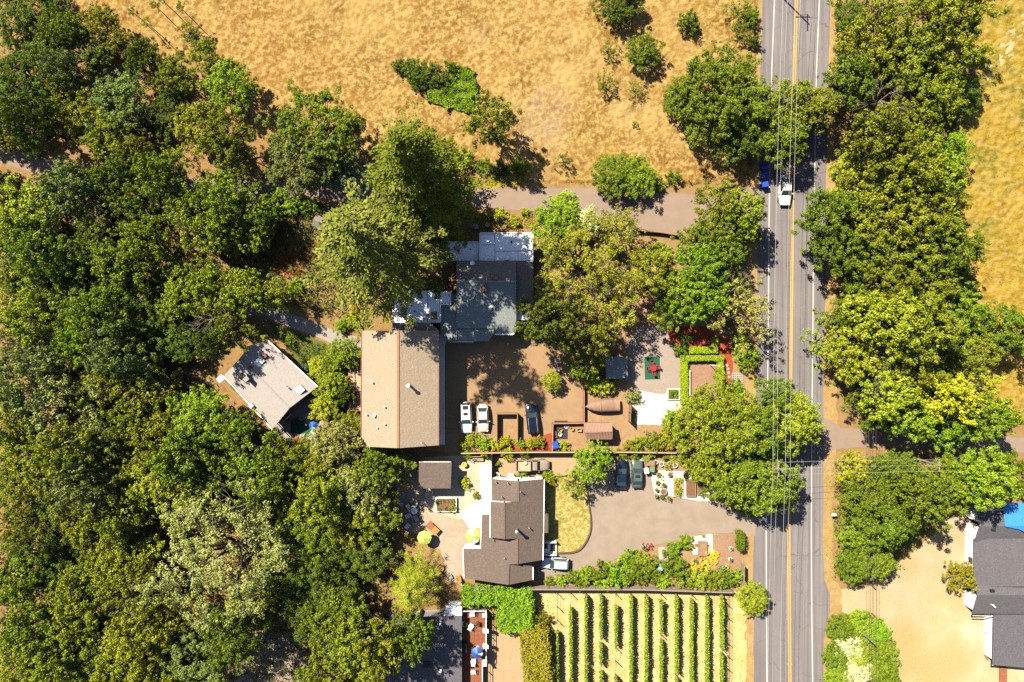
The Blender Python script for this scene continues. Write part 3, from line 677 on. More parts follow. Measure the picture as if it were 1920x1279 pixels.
def tufts(name, poly, color, dens, h, label, w=.03, lean=.35):
    """standing dry grass: blades in tussocks"""
    P = np.array([W(*p)[:2] for p in poly]); lo, hi = P.min(0), P.max(0); A = (hi - lo).prod()
    Q = rng.uniform(lo, hi, (int(dens * A), 2)); Q = Q[inpoly(Q, P)]
    keep = vnoise(Q[:, 0] * .9 + 60, Q[:, 1] * .9 + 60) + rng.random(len(Q)) * .5 > .62; Q = Q[keep]; k = 3; Q = np.repeat(Q, k, 0); n = len(Q)
    hh = h * rng.uniform(.5, 1.3, n); ang = rng.uniform(0, 6.28, n); d = np.stack([np.cos(ang), np.sin(ang)], 1)
    ln = (rng.uniform(.2, 1.0, n) * lean + .3)[:, None] * hh[:, None]
    Z0 = np.full(n, .05); wv = np.stack([-d[:, 1], d[:, 0]], 1) * w * rng.uniform(1, 2.5, n)[:, None]
    e = Q + d * ln + rng.normal(size=(n, 2)) * .06
    V = np.stack([np.column_stack([Q - wv, Z0]), np.column_stack([Q + wv, Z0]), np.column_stack([e, Z0 + hh])], 1).reshape(-1, 3)
    lv = np.repeat(rng.random(n), 3)
    o = link(name, mesh_np(name, V, np.arange(n * 3).reshape(-1, 3), M['dryblade'], lv)); o.color = (*color, 1)
    return tag(o, label, 'grass', kind='stuff')
# ------------------------------------------------------------------ woodland and single trees, named by what sets them apart
WEST = '''110 130 34 s;92 185 36 d;120 60 34 g;300 215 30 d;130 165 36 o;70 100 36 d;-25 235 42 d;-40 150 46 d;320 185 26 d;255 290 30 o;-30 330 40 d;25 40 45 d;75 15 40 d;95 -5 25 o;150 100 52 d;190 45 35 o;215 75 30 o;45 140 48 d;35 200 52 d;15 250 34 o;330 140 34 o;385 105 30 o;165 225 45 o;265 235 46 d;205 265 42 o;372 240 46 o;425 262 44 o
62 400 58 y;28 430 46 y;150 372 46 s;215 335 36 g;128 352 44 s;252 372 42 g;300 330 44 g;335 368 46 g;362 405 44 y;420 372 46 b;442 338 38 g;482 402 40 g;400 440 38 y;442 432 36 y;482 440 32 y;200 440 48 g;140 452 50 d;80 482 54 g;30 502 50 d;150 520 54 d;230 492 48 g;270 450 40 g;312 482 36 g;335 522 34 y;262 542 50 d;22 572 48 y;62 600 46 y;122 570 46 g;182 592 50 g;152 642 44 b;242 612 54 d;302 592 46 d;332 642 40 d;222 662 50 s;272 682 46 d;345 562 36 y;392 532 34 y;422 562 38 y;462 540 38 y;505 555 32 y;80 660 40 d;20 650 44 d
52 722 58 s;122 702 46 s;30 792 50 o;122 762 58 p;172 742 40 o;217 722 46 o;262 742 46 o;312 732 36 o;332 782 40 d;442 802 36 g;402 822 42 d;62 852 50 o;132 842 50 o;192 812 50 s;242 792 42 o;292 822 46 o;342 852 50 g;30 912 46 o;92 892 46 o;152 902 50 s;212 882 50 o;262 902 50 y;322 892 46 y;302 952 50 y;372 922 42 g;422 882 46 g;472 852 46 b;502 902 46 g;542 862 40 o;40 982 46 o;102 962 50 d;162 972 50 o;222 962 50 o;212 1022 46 o;62 1042 50 d;30 1092 50 g;112 1062 46 d;152 1112 50 o;202 1082 46 o;252 1052 46 o;272 1112 46 o;62 1182 54 g;132 1172 50 o;30 1242 46 o;102 1252 50 o;162 1232 54 g;212 1192 46 d;252 1192 50 y;222 1252 46 o;282 1242 50 o;312 1172 42 o;340 1265 42 g;472 1142 46 o;522 1102 46 d;562 1062 50 d;602 1002 46 g;562 960 42 g;602 932 50 o;642 902 44 p;682 922 50 p;712 962 44 o;652 982 46 o;692 1042 46 d;622 1082 50 d;592 1152 54 d;642 1152 50 g;672 1212 54 o;622 1242 48 o;702 882 36 g;602 882 40 o;510 980 40 d;440 945 34 d'''
_nt = 0
for row in WEST.replace('\n', ';').split(';'):
    x, y, r, c = row.split(); auto(int(x), int(y), int(r) * 1.04, c)
EAST = '''1592 30 32 d;1650 30 58 o;1730 40 58 o;1800 25 46 o;1622 100 52 o;1700 110 52 o;1775 105 50 o;1592 152 44 g;1742 190 50 o;1800 180 40 d;1642 262 54 o;1712 272 50 o;1762 292 44 b;1602 332 48 y;1682 332 52 o;1742 352 48 y;1545 402 46 g;1602 402 50 o;1672 412 54 o;1742 422 50 o;1782 382 32 o;1564 462 42 g;1632 482 54 o;1702 482 54 o;1772 472 46 g;1612 545 36 g;1662 542 44 o;1742 542 46 o;1797 532 32 g;1572 592 28 g;1607 592 30 d;1662 602 54 y;1722 612 54 o;1787 582 42 b;1822 602 28 y;1542 642 32 y;1592 672 44 y;1642 682 50 o;1702 682 50 o;1762 672 44 g;1818 672 38 o;1612 742 38 g;1662 742 44 y;1702 782 46 b;1764 742 44 Y;1822 732 42 Y;1850 782 42 b;1782 797 42 b;1640 780 28 g'''
for row in EAST.replace('\n', ';').split(';'):
    x, y, r, c = row.split(); auto(int(x), int(y), int(r) * 1.05, c, where='east grove')
G2 = '''1602 882 32 Y;1652 890 42 g;1622 935 40 g;1692 882 36 g;1722 932 46 g;1782 902 42 g;1842 897 46 b;1884 880 34 g;1652 982 42 g;1610 1000 36 b;1602 1060 30 g;1640 1050 32 g;1700 975 32 d'''
for row in G2.split(';'):
    x, y, r, c = row.split(); auto(int(x), int(y), int(r), c, where='lower thicket', kind=random.choice(['round_m0', 'round_m1', 'oak_m1']))
G3 = '''1310 500 50 b;1280 545 40 b;1312 450 40 g;1350 470 46 g;1392 432 36 g;1222 505 46 o;1262 580 36 b;1322 560 40 b;1362 530 40 g;1350 385 42 o;1342 425 38 o;1392 395 40 y'''
for row in G3.split(';'):
    x, y, r, c = row.split(); auto(int(x), int(y), int(r), c, where='lane-end stand')
G4 = '''600 690 20 Y;622 722 26 y;607 762 24 Y;645 662 26 y;657 802 28 o;632 835 38 p;582 855 30 o;622 690 20 g;640 735 22 d;705 850 26 b;745 872 28 g'''
for row in G4.split(';'):
    x, y, r, c = row.split(); auto(int(x), int(y), int(r), c, where='cottage garden', noun='tree', kind='round_m1')

T = tree
T(270, 108, 33, 'd', 'round_m0', label='dense dark green oak standing alone at the dry field, upper left')
T(432, 165, 42, 'b', 'round_m1', label='dense bright green oak at the edge of the dry field, upper left')
T(225, 195, 56, 's', 'oak_m0', label='broad grey-green oak north of the shaded lane, upper left')
T(285, 158, 18, 'o', 'airy_m1', label='thin olive tree just below the lone dark oak')
T(355, 60, 24, 'o', 'airy_m1', label='sparse olive tree with open branches on the dry field, upper left')
T(380, 775, 44, 'b', 'round_m1', label='bright green oak just left of the tilted cottage')
T(350, 1162, 40, 'r', 'oak_m1', label='rusty olive oak below the pale wispy tree')
T(442, 1180, 48, 'g', 'oak_m1', h=13, label='tall green oak shading the dark drive at the bottom')
T(60, 232, 44, 'd', 'oak_m2', h=13, label='tall dark oak shading the lane at the left edge')
T(380, 1222, 66, 's', 'oak_l0', label='large light sage oak at the bottom beside the dark gap')
T(420, 1042, 112, (.235, .235, .060), 'fine_l', h=14, label='huge pale khaki wispy tree with bare branches, lower left')
T(436, 622, 34, 'y', 'airy_m0', h=11, label='yellow-green oak arching over the concrete path end')
T(404, 640, 34, 'd', 'oak_m0', h=12, label='tall dark oak upper left of the cottage, shading its roof')
T(482, 640, 24, 'y', 'airy_m1', label='small yellow-green tree overhanging the cottage roof corner')
T(375, 505, 30, 'o', 'airy_m0', label='open olive tree beside the green netting in the woods')
T(600, 240, 66, 'g', 'oak_l2', h=9, label='wide green oak north of the lane, left of the tall conifer')
T(570, 300, 62, 's', 'oak_l0', h=8, label='grey-green oak leaning over the lane left of the conifer')
T(655, 325, 36, 't', 'oak_m2', label='blue-green tree over the lane touching the tall conifer')
T(815, 385, 97, (.092, .112, .008), 'redwood', h=36, zc=0, label='tall dense conifer with golden-green side above the lane')
T(746, 498, 126, (.112, .132, .018), 'cedar', h=36, zc=0, label='broad pale conifer with drooping branches above the barn')
T(772, 1105, 62, (.235, .26, .012), 'feather', h=12, zc=.55, label='feathery golden conifer at the lower patio corner')
T(778, 1182, 38, 'g', 'oak_m1', h=12, label='green tree shading the roof at the bottom, under the golden conifer')
T(718, 1212, 46, 'o', 'oak_m3', h=15, label='olive tree left of the shaded roof at the bottom')
T(922, 232, 44, 'o', 'oak_m1', h=11, label='tall sparse oak beside the ivy mound, casting shade on the lane')
T(1107, 500, 92, (.250, .25, .016), 'fine_l', h=12, label='large golden khaki tree right of the main house')
T(1148, 562, 62, (.25, .25, .014), 'airy_m0', h=10, label='golden olive tree overhanging the gravel court')
T(1034, 598, 54, (.10, .11, .010), 'oak_l0', h=13, label='dark olive tree shading the courtyard top right corner')
T(1040, 425, 42, 'b', 'round_m0', label='bright green tree at the lane, right of the white flat roof')
T(1058, 388, 26, 'l', 'round_m1', label='lime green small tree reaching over the lane edge')
T(1098, 415, 24, 'w', 'round_m1', label='cream-flowered tree at the lane below the double bush')
T(1165, 425, 38, 'p', 'airy_m0', label='pale khaki tree at the retaining wall')
T(1390, 585, 52, (.24, .245, .04), 'airy_m0', label='pale tree with bare grey twigs beside the road')
T(1092, 682, 32, 'g', 'oak_m1', label='green tree at the right edge of the courtyard')
T(1112, 640, 40, (.15, .16, .012), 'oak_m2', h=10, label='olive tree between courtyard and grey shed')
T(1345, 172, 76, (.115, .155, .010), 'dense_l', h=10, label='big dense green oak left of the road, upper right')
T(1275, 187, 30, 'g', 'round_m1', label='small dense green oak on the left flank of the big roadside oak')
T(1412, 210, 50, 'g', 'round_m0', label='green oak between the big oak and the power lines')
T(1482, 195, 46, 'o', 'round_m0', h=8, label='olive oak crown reaching over the road, upper')
T(1466, 262, 42, 'g', 'round_m0', h=8, label='green oak crown hanging over the road above the white car')
T(1528, 205, 36, 'o', 'round_m0', h=8, label='olive oak crown over the right shoulder of the road')
T(1385, 265, 40, 'd', 'oak_m2', label='dark green oak left of the blue bins')
T(1352, 812, 80, (.165, .195, .010), 'dense_l', h=10, label='very large olive oak between flag garden and driveway')
T(1420, 812, 56, 'g', 'dense_l', h=9, label='green oak crown left of the utility pole')
T(1482, 790, 50, 'y', 'round_m0', h=9, label='yellow-green oak crown over the road by the side lane')
T(1442, 912, 50, 'g', 'round_m0', h=9, label='green oak over the road just below the utility pole')
T(1375, 890, 52, 'g', 'round_m0', h=8, label='green oak above the driveway mouth')
T(1405, 945, 26, 'd', 'oak_m1', label='dark green low tree at the driveway mouth')
T(1455, 740, 32, 'g', 'oak_m2', h=8, label='green oak crown at the road beside the red path')
T(1262, 790, 22, 'b', 'shrub0', label='bright green shrub at the bottom of the white gravel', cat='shrub')
T(1392, 640, 22, 'g', 'shrub1', label='green shrub beside the red path, upper', cat='shrub')
T(1402, 672, 22, 'b', 'shrub2', label='bright green shrub beside the stone-paved square', cat='shrub')
T(1890, 620, 50, 'g', 'oak_m0', h=8, label='dark green oak on the golden field at the right edge')
T(1800, 1077, 28, 'k', 'oak_m1', h=4, label='khaki bush tree against the white wall of the right house')
T(1110, 868, 38, 'b', 'oak_m0', h=6, label='bright green tree left of the dark blue car')
T(1078, 908, 28, 'y', 'airy_m1', h=4.5, label='yellow-green tree at the corner of the dry lawn')
T(1410, 1122, 28, 'y', 'round_m0', h=4, label='yellow-green round tree at the road beside the vineyard')
T(590, 820, 20, 'y', 'airy_m1', label='thin yellow-green tree beside the cottage terrace')

# dead branches standing out of the crowns
for i, (x, y, s, lab) in enumerate([(1652, 190, 2.6, 'bleached dead branches in the upper grove east of the road'), (1680, 655, 2.2, 'bleached dead branches in the middle of the east grove'), (462, 945, 3.0, 'bleached bare limbs rising behind the huge pale tree'),
                                    (75, 655, 2.4, 'grey dead branches at the far left of the woods'), (1380, 540, 2.0, 'grey bare branches beside the road above the pale tree'), (1655, 735, 1.8, 'bleached dead limbs in the lower east grove'), (395, 600, 1.8, 'bare pale twigs near the concrete path')]):
    p = W(x, y, 7); t = root('dead_tree', lab, 'dead tree', (p.x, p.y, 0), i, 'dead trees')
    mb = MB(); mb.tube([(0, 0, -.2), (.1, 0, 3), (0, .1, 6)], [.22, .16, .1], 6); mb.build('trunk', M['deadwood'], t)
    mb = MB()
    for k in range(9):
        a = k * .7 + i; twigs(mb, (0, .1, 5 + .25 * k), (math.cos(a), math.sin(a), .55), s, .075, 3)
    mb.build('branches', M['deadwood'], t)

# shrubs of the north field and the lane
def S(px, py, r, c, label, kind=None, h=None, cat='shrub', **kw): return tree(px, py, r, c, kind or random.choice(['shrub0', 'shrub1', 'shrub2']), h, label, cat, zc=.5, **kw)
S(1160, 0, 42, 'd', 'dark green round bush cut by the top edge of the photo', 'round_m0', 4.5)
S(1293, 42, 20, 'g', 'small green bush on the dry field left of the roadside scrub', None, 3)
S(1205, 100, 29, 'g', 'largest round green bush on the dry field', 'round_m1', 4)
S(1140, 95, 19, 'o', 'upper of two thin olive bushes left of the largest field bush', 'airy_m1', 2.6)
S(1133, 157, 22, 'o', 'lower of two thin olive bushes on the dry field', 'airy_m1', 2.8)
S(1191, 168, 16, 'o', 'small olive bush just below the largest field bush', 'airy_m0', 2.2)
S(1190, 234, 7, 'y', 'tiny yellow-green sapling alone on the dry field', 'bush0', 1.2)
S(1385, 18, 26, 'o', 'olive scrub at the road edge, top', 'airy_m0', 3); S(1405, 32, 18, 'g', 'green scrub against the road shoulder, top', None, 2.2)
S(1385, 60, 20, 'o', 'olive scrub with dark shade near the road, upper', 'airy_m1', 2.8); S(1412, 78, 14, 'd', 'dark small scrub touching the road shoulder', None, 2)
S(1150, 330, 38, 'g', 'left half of the double green bush on the lane', 'round_m0', 4.2); S(1192, 335, 34, 'b', 'right brighter half of the double green bush on the lane', 'round_m1', 4)
S(1262, 334, 14, 'g', 'small green bush on the lane bank right of the double bush', None, 1.6); S(1232, 345, 14, 'y', 'yellow-green low bush between the lane bushes', None, 1.3)
S(1057, 303, 15, 'd', 'small dark sapling with stakes above the lane', 'airy_m1', 3); S(975, 312, 20, 'g', 'green bush under the tall sparse oak at the lane', None, 2.2)
S(905, 312, 16, 'g', 'green low bush at the left end of the lane hedge', None, 1.5); S(938, 318, 18, 'd', 'dark low bush in the lane hedge', None, 1.6); S(865, 300, 22, 'y', 'yellow-green bush right of the tall conifer', None, 2.4)
S(668, 228, 14, 'g', 'small green bush on the field right of the wide oak', None, 1.4)
for i, (x, y) in enumerate([(254, 28), (298, 18), (283, 50), (345, 20), (310, 5)]):
    p = W(x, y, 3.6); t = root('young_tree', '%s slender bare-stemmed young tree on the dry field, upper left' % ['leftmost', 'second', 'lowest', 'rightmost', 'topmost'][i], 'tree', (p.x, p.y, 0), i, 'slender young trees on the field')
    mb = MB(); mb.tube([(0, 0, -.1), (.05, .05, 2.5), (0, 0, 5)], [.07, .06, .03], 6); mb.build('trunk', M['bark'], t)
    o = link('crown', PROTO['bush%d' % (i % 2)]['crown'], t, (0, 0, 4.0)); o.color = (*LC['y'], 1); o.scale = (.9, .9, 1.3)

# ivy mound and bramble on the field
patch('ivy_mound', [(842, 118), (896, 138), (892, 185), (885, 212), (850, 214), (800, 192), (812, 170), (838, 165)], 'b', .2, 1.3, 420, .12, 'bright green ivy mound on the dry field', 'ivy')
for i, (x, y, r) in enumerate([(748, 122, 14), (775, 133, 22), (808, 145, 24), (832, 152, 18), (786, 152, 18), (848, 128, 11)]):
    S(x, y, r, 'd' if i not in (0, 5) else 'g', '%s dark bush of the clump left of the ivy mound' % ['leftmost', 'second', 'middle', 'right-hand', 'lowest', 'smallest topmost'][i], None, 2.0, group='dark bush clump on the field')

# undergrowth and grass nobody could count
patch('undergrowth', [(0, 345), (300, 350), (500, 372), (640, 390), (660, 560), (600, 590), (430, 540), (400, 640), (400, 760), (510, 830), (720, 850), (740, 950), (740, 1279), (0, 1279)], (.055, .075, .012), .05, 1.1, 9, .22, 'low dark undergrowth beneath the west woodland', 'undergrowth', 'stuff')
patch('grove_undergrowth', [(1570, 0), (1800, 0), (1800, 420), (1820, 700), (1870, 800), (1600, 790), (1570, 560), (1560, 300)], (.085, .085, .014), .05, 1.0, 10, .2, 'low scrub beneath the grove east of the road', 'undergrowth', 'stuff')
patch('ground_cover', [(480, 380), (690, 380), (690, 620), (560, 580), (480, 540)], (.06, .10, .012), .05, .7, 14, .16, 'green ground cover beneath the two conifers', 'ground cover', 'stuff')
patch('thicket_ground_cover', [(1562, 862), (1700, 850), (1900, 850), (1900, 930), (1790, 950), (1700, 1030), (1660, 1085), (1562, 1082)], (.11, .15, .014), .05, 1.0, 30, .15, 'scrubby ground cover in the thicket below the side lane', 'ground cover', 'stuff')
tufts('field_grass', NFIELD, (.36, .235, .065), 7, .14, 'standing dry grass of the north field')
tufts('golden_grass', EFIELD, (.27, .22, .015), 9, .35, 'standing golden grass of the east field')
tufts('verge_grass', [(1547, 860), (1562, 870), (1562, 1085), (1545, 1080)], (.55, .38, .10), 8, .2, 'dry grass on the right road verge')
tufts('vineyard_grass', [(1000, 1112), (1400, 1114), (1400, 1290), (1040, 1290), (1040, 1180)], (.46, .35, .16), 6, .12, 'short dry grass between the vine rows')
# ------------------------------------------------------------------ buildings
def shrink(P, d):
    """move every edge of a plan outline inwards by d, keeping each corner's height on the roof plane"""
    P = [Vector(p) for p in P]; n = len(P); area = sum(P[i].x * P[(i + 1) % n].y - P[(i + 1) % n].x * P[i].y for i in range(n)); sg = 1 if area > 0 else -1; out = []
    nn = None
    for i in range(n):
        k = (P[(i + 1) % n] - P[i]).cross(P[(i + 2) % n] - P[i])
        if nn is None or k.length > nn.length: nn = k
    for i in range(n):
        a, b, c = P[i - 1], P[i], P[(i + 1) % n]
        u = Vector((b.x - a.x, b.y - a.y)).normalized(); v = Vector((c.x - b.x, c.y - b.y)).normalized()
        n1 = Vector((-u.y, u.x)) * sg; n2 = Vector((-v.y, v.x)) * sg; m = n1 + n2; q = m / max(.35, m.dot(n1)) * d
        x, y = b.x + q.x, b.y + q.y; z = b.z - (nn.x * q.x + nn.y * q.y) / nn.z if abs(nn.z) > 1e-4 else b.z
        out.append(Vector((x, y, z)))
    return out
def roofpiece(t, pts, mat, wall='cream', inset=.4, thick=.16, name='roof_slope', walls=True, z0=0.0):
    """one roof plane (pixels with heights) as a slab, and the wall volume that carries it"""
    P = [W(x, y, z) for x, y, z in pts]; off = t.location
    o = MB().slab(P, thick).build(name, M[mat], t, off)
    if walls:
        Q = shrink(P, inset); n = len(Q)
        if sum(Q[i].x * Q[(i + 1) % n].y - Q[(i + 1) % n].x * Q[i].y for i in range(n)) < 0: Q = Q[::-1]
        mb = MB(); V = [(q.x, q.y, z0) for q in Q] + [(q.x, q.y, q.z - thick - .03) for q in Q]
        mb.add(V, [tuple(range(n - 1, -1, -1)), tuple(range(n, 2 * n))] + [(i, (i + 1) % n, n + (i + 1) % n, n + i) for i in range(n)])
        mb.build('wall', M[wall], t, off)
    return o
def bar(t, a, b, w, h, mat, name):
    """a straight trim piece between two pixel points with heights"""
    A, B = W(*a), W(*b); d = (B - A).normalized(); s = Vector((-d.y, d.x, 0)).normalized() * w / 2; u = Vector((0, 0, h))
    P = [A + s, A - s, B - s, B + s]
    return MB().add(P + [p + u for p in P], [(0, 1, 2, 3), (7, 6, 5, 4), (0, 4, 5, 1), (1, 5, 6, 2), (2, 6, 7, 3), (3, 7, 4, 0)]).build(name, M[mat], t, t.location)
def pipe(t, x, y, z, r=.08, h=.5, mat='white', cap=True, name='vent_pipe'):
    p = W(x, y, z) - t.location; mb = MB().lathe((p.x, p.y, z - .25), [(r, 0), (r, h + .25), (r * 1.6, h + .25), (r * 1.6, h + .33), (r * .4, h + .42)], 10)
    return mb.build(name, M[mat], t)
def roofbox(t, x, y, z, dx, dy, h, mat, name, rz=0.0):
    p = W(x, y, z) - t.location
    return MB().box((p.x, p.y, z + h / 2 - .1), (dx, dy, h + .2), rz).build(name, M[mat], t)
def skylight(t, x, y, z, dx, dy, rz=0.0, frame='white', pane='skylight'):
    f = roofbox(t, x, y, z, dx, dy, .22, frame, 'skylight', rz); p = W(x, y, z) - t.location
    MB().box((p.x, p.y, z + .15), (dx - .25, dy - .25, .06), rz).build('pane', M[pane], f)
def wallwin(t, a, b, n, z0, z1, w=1.0, frame='white'):
    """n windows along the wall line from pixel a to pixel b (ground points)"""
    A, B = W(*a), W(*b); d = (B - A).normalized(); rz = math.atan2(d.y, d.x)
    for i in range(n):
        c = A.lerp(B, (i + .5) / n) - t.location
        f = MB().box((c.x, c.y, (z0 + z1) / 2), (w, .12, z1 - z0), rz).build('window', M[frame], t)
        MB().box((c.x, c.y, (z0 + z1) / 2), (w - .16, .16, z1 - z0 - .16), rz).build('pane', M['glass'], f)
def house(name, label, cat, x, y): return root(name, label, cat, W(x, y))

# main house: slate roof with white flat-roofed additions
t = house('main_house', 'main house with slate-grey shingle roof and white flat-roofed additions, in tree shade', 'house', 915, 555)
roofpiece(t, [(856, 489, 4.3), (968, 489, 4.3), (968, 528, 5.5), (856, 528, 5.5)], 'umber_shingle')
roofpiece(t, [(856, 528, 5.5), (968, 528, 5.5), (968, 621, 3.5), (962, 626, 3.4), (930, 626, 3.4), (925, 616, 3.6), (856, 616, 3.6)], 'slate_shingle')
roofpiece(t, [(968, 489, 4.2), (1000, 489, 3.6), (1000, 580, 3.5), (968, 580, 4.0)], 'umber_shingle', name='side_roof')
roofpiece(t, [(826, 552, 3.2), (857, 552, 3.6), (857, 640, 3.3), (838, 640, 3.0), (826, 628, 3.0)], 'slate_shingle', name='wing_roof')
roofpiece(t, [(840, 617, 3.35), (926, 617, 3.35), (926, 625, 3.2), (916, 640, 2.9), (846, 640, 2.9), (838, 632, 3.0)], 'slate_shingle', name='porch_roof', inset=.9)
bar(t, (842, 641, 2.75), (888, 641, 2.75), .2, .2, 'offwhite', 'gutter'); bar(t, (928, 627, 3.2), (962, 627, 3.2), .18, .2, 'white', 'gutter'); bar(t, (963, 602, 3.3), (963, 627, 3.2), .18, .2, 'white', 'gutter')
bar(t, (856, 528, 5.5), (968, 528, 5.5), .3, .06, 'greyp', 'ridge_cap'); bar(t, (968, 490, 4.25), (968, 580, 4.0), .16, .08, 'dark', 'valley_flashing')
for a, z in (((900, 437, 999, 491), 3.7), ((836, 454, 899, 488), 3.0), ((737, 546, 826, 604), 3.3), ((827, 548, 845, 571), 3.6)):
    x0, y0, x1, y1 = a
    roofpiece(t, [(x0, y0, z), (x1, y0, z), (x1, y1, z), (x0, y1, z)], 'membrane', 'white', .25, .25, 'flat_roof')
    for p, q in (((x0, y0), (x1, y0)), ((x1, y0), (x1, y1)), ((x1, y1), (x0, y1)), ((x0, y1), (x0, y0))): bar(t, (*p, z), (*q, z), .14, .12, 'white', 'parapet')
bar(t, (928, 438, 3.7), (928, 490, 3.7), .07, .03, 'greyp', 'roof_seam'); bar(t, (928, 471, 3.7), (998, 471, 3.7), .06, .03, 'greyp', 'roof_seam'); bar(t, (901, 459, 3.7), (927, 459, 3.7), .05, .03, 'greyp', 'roof_seam'); bar(t, (802, 548, 3.3), (802, 603, 3.3), .06, .03, 'greyp', 'roof_seam')
roofpiece(t, [(958, 600, 2.9), (960, 578, 2.9), (968, 571, 2.9), (980, 571, 2.9), (1000, 590, 2.9), (990, 600, 2.9)], 'membrane', 'white', .2, .25, 'bay_roof')
skylight(t, 951, 484, 3.7, .6, .6); skylight(t, 814, 592, 3.3, .9, 1.1, 0, 'wood', 'terracotta'); skylight(t, 742, 598, 3.3, .5, .5)
roofbox(t, 929, 522, 5.3, .65, .5, .7, 'terracotta', 'chimney'); roofbox(t, 909, 543, 5.1, .55, .95, .9, 'brick', 'chimney')
for x, y, z in ((959, 454, 3.7), (987, 461, 3.7), (970, 579, 2.9), (778, 584, 3.3), (803, 591, 3.3), (794, 598, 3.3)): pipe(t, x, y, z, .09, .25, 'dark')
p = W(886, 494, 4.6) - t.location; MB().lathe((p.x, p.y, 4.3), [(.04, 0), (.04, .7), (.12, .75), (.34, .92), (.3, .93)], 12).build('satellite_dish', M['white'], t)
pipe(t, 920, 576, 4.4, .16, .3, 'white')
wallwin(t, (930, 621.5), (960, 621.5), 2, 1.0, 2.2)

# barn
t = house('barn', 'long barn with tan shingle roof beside the parking court', 'barn', 750, 730)
ze, zr = 6.0, 7.9
roofpiece(t, [(679, 620, ze), (746, 620, zr), (746, 840.5, zr), (678, 837, ze)], 'tan_shingle', 'redwood', .5, .2)
roofpiece(t, [(746, 620, zr), (822, 620, ze), (822, 835, ze), (746, 840.5, zr)], 'tan_shingle', 'redwood', .5, .2)
roofpiece(t, [(735, 605, 5.6), (806, 605, 5.6), (822, 620, 5.5), (735, 620, 5.5)], 'umber_shingle', 'redwood', .3, .16, 'lean_to_roof')
bar(t, (746, 620, zr), (746, 840, zr), .32, .05, 'wood', 'ridge_cap'); bar(t, (678.3, 620, ze - .25), (677.3, 837, ze - .25), .1, .24, 'redwood', 'fascia'); bar(t, (822.8, 620, ze - .25), (822.8, 835, ze - .25), .1, .24, 'redwood', 'fascia')
for x, y, z, r, h in ((699, 717, 6.6, .09, .35), (722, 763, 7.2, .09, .35), (688, 777, 6.3, .09, .35), (702, 779, 6.7, .16, .3), (722, 795, 7.2, .09, .35), (708, 802, 6.8, .07, .3), (792, 829, 6.7, .06, .9)): pipe(t, x, y, z, r, h)
pipe(t, 768, 722, 7.3, .17, 1.5, 'white', name='flue')
wallwin(t, (824, 660), (824, 830), 5, 1.0, 2.3); wallwin(t, (824, 660), (824, 830), 4, 3.9, 5.0)
t = root('timber_deck', 'narrow timber deck with red mat along the barn, left side', 'deck', W(668, 728))
for i in range(16):
    p = W(668, 690 + i * 5.1) - t.location; MB().box((p.x, p.y, .9), (2.0, .38, .06)).build('plank', M['palewood'], t)
for a, b in (((657, 688), (657, 770)), ((657, 770), (680, 770)), ((657, 688), (680, 688))): bar(t, (*a, 1.75), (*b, 1.75), .09, .09, 'redwood', 'rail')
for y in (688, 708, 729, 750, 770): p = W(657, y) - t.location; MB().box((p.x, p.y, .9), (.11, .11, 1.8)).build('post', M['redwood'], t)
p = W(662, 740, 1); o = MB().box((0, 0, .02), (1.1, 1.7, .03)).build('deck_mat', M['magenta'], None, None, (p.x, p.y, .94)); tag(o, 'dark red mat lying on the timber deck beside the barn', 'mat')

# tilted cottage
t = house('cottage', 'tilted cottage with pale rolled roofing among the trees, left of the barn', 'house', 505, 718)
zr = 4.7
roofpiece(t, [(420.5, 704, 3.2), (450, 671, zr), (543, 765, zr), (512, 803.5, 3.2)], 'rolled', 'redwood', .35)
roofpiece(t, [(450, 671, zr), (467.5, 648, 4.2), (502.6, 639, 3.4), (595.6, 725, 3.1), (543, 765, zr)], 'rolled', 'redwood', .35)
bar(t, (450, 671, zr), (543, 765, zr), .22, .04, 'concrete', 'ridge_cap'); bar(t, (419.5, 705, 3.05), (511, 805, 3.05), .14, .14, 'white', 'gutter'); bar(t, (503, 638.5, 3.3), (596.5, 725, 3.0), .14, .14, 'white', 'gutter')
skylight(t, 563, 730, 3.9, 1.0, 1.1, R(43)); skylight(t, 486, 679, 4.2, 1.5, 1.0, R(43)); roofbox(t, 454, 706, 4.2, .9, .7, .08, 'dark', 'skylight', R(43))
roofbox(t, 467, 710, 4.4, .75, .65, 1.2, 'concrete', 'chimney', R(43)); roofbox(t, 470, 689, 4.5, .5, .5, .3, 'brick', 'vent_box', R(43)); roofbox(t, 498, 667, 4.1, .5, .5, .3, 'brick', 'vent_box', R(43))
for x, y in ((537, 724), (541, 727), (461, 681)): pipe(t, x, y, 4.3, .07, .25)
roofbox(t, 472, 761, 3.5, .6, .5, .3, 'white', 'vent_box', R(43)); roofbox(t, 414, 710, 2.2, 1.1, .8, .08, 'white', 'awning', R(43))


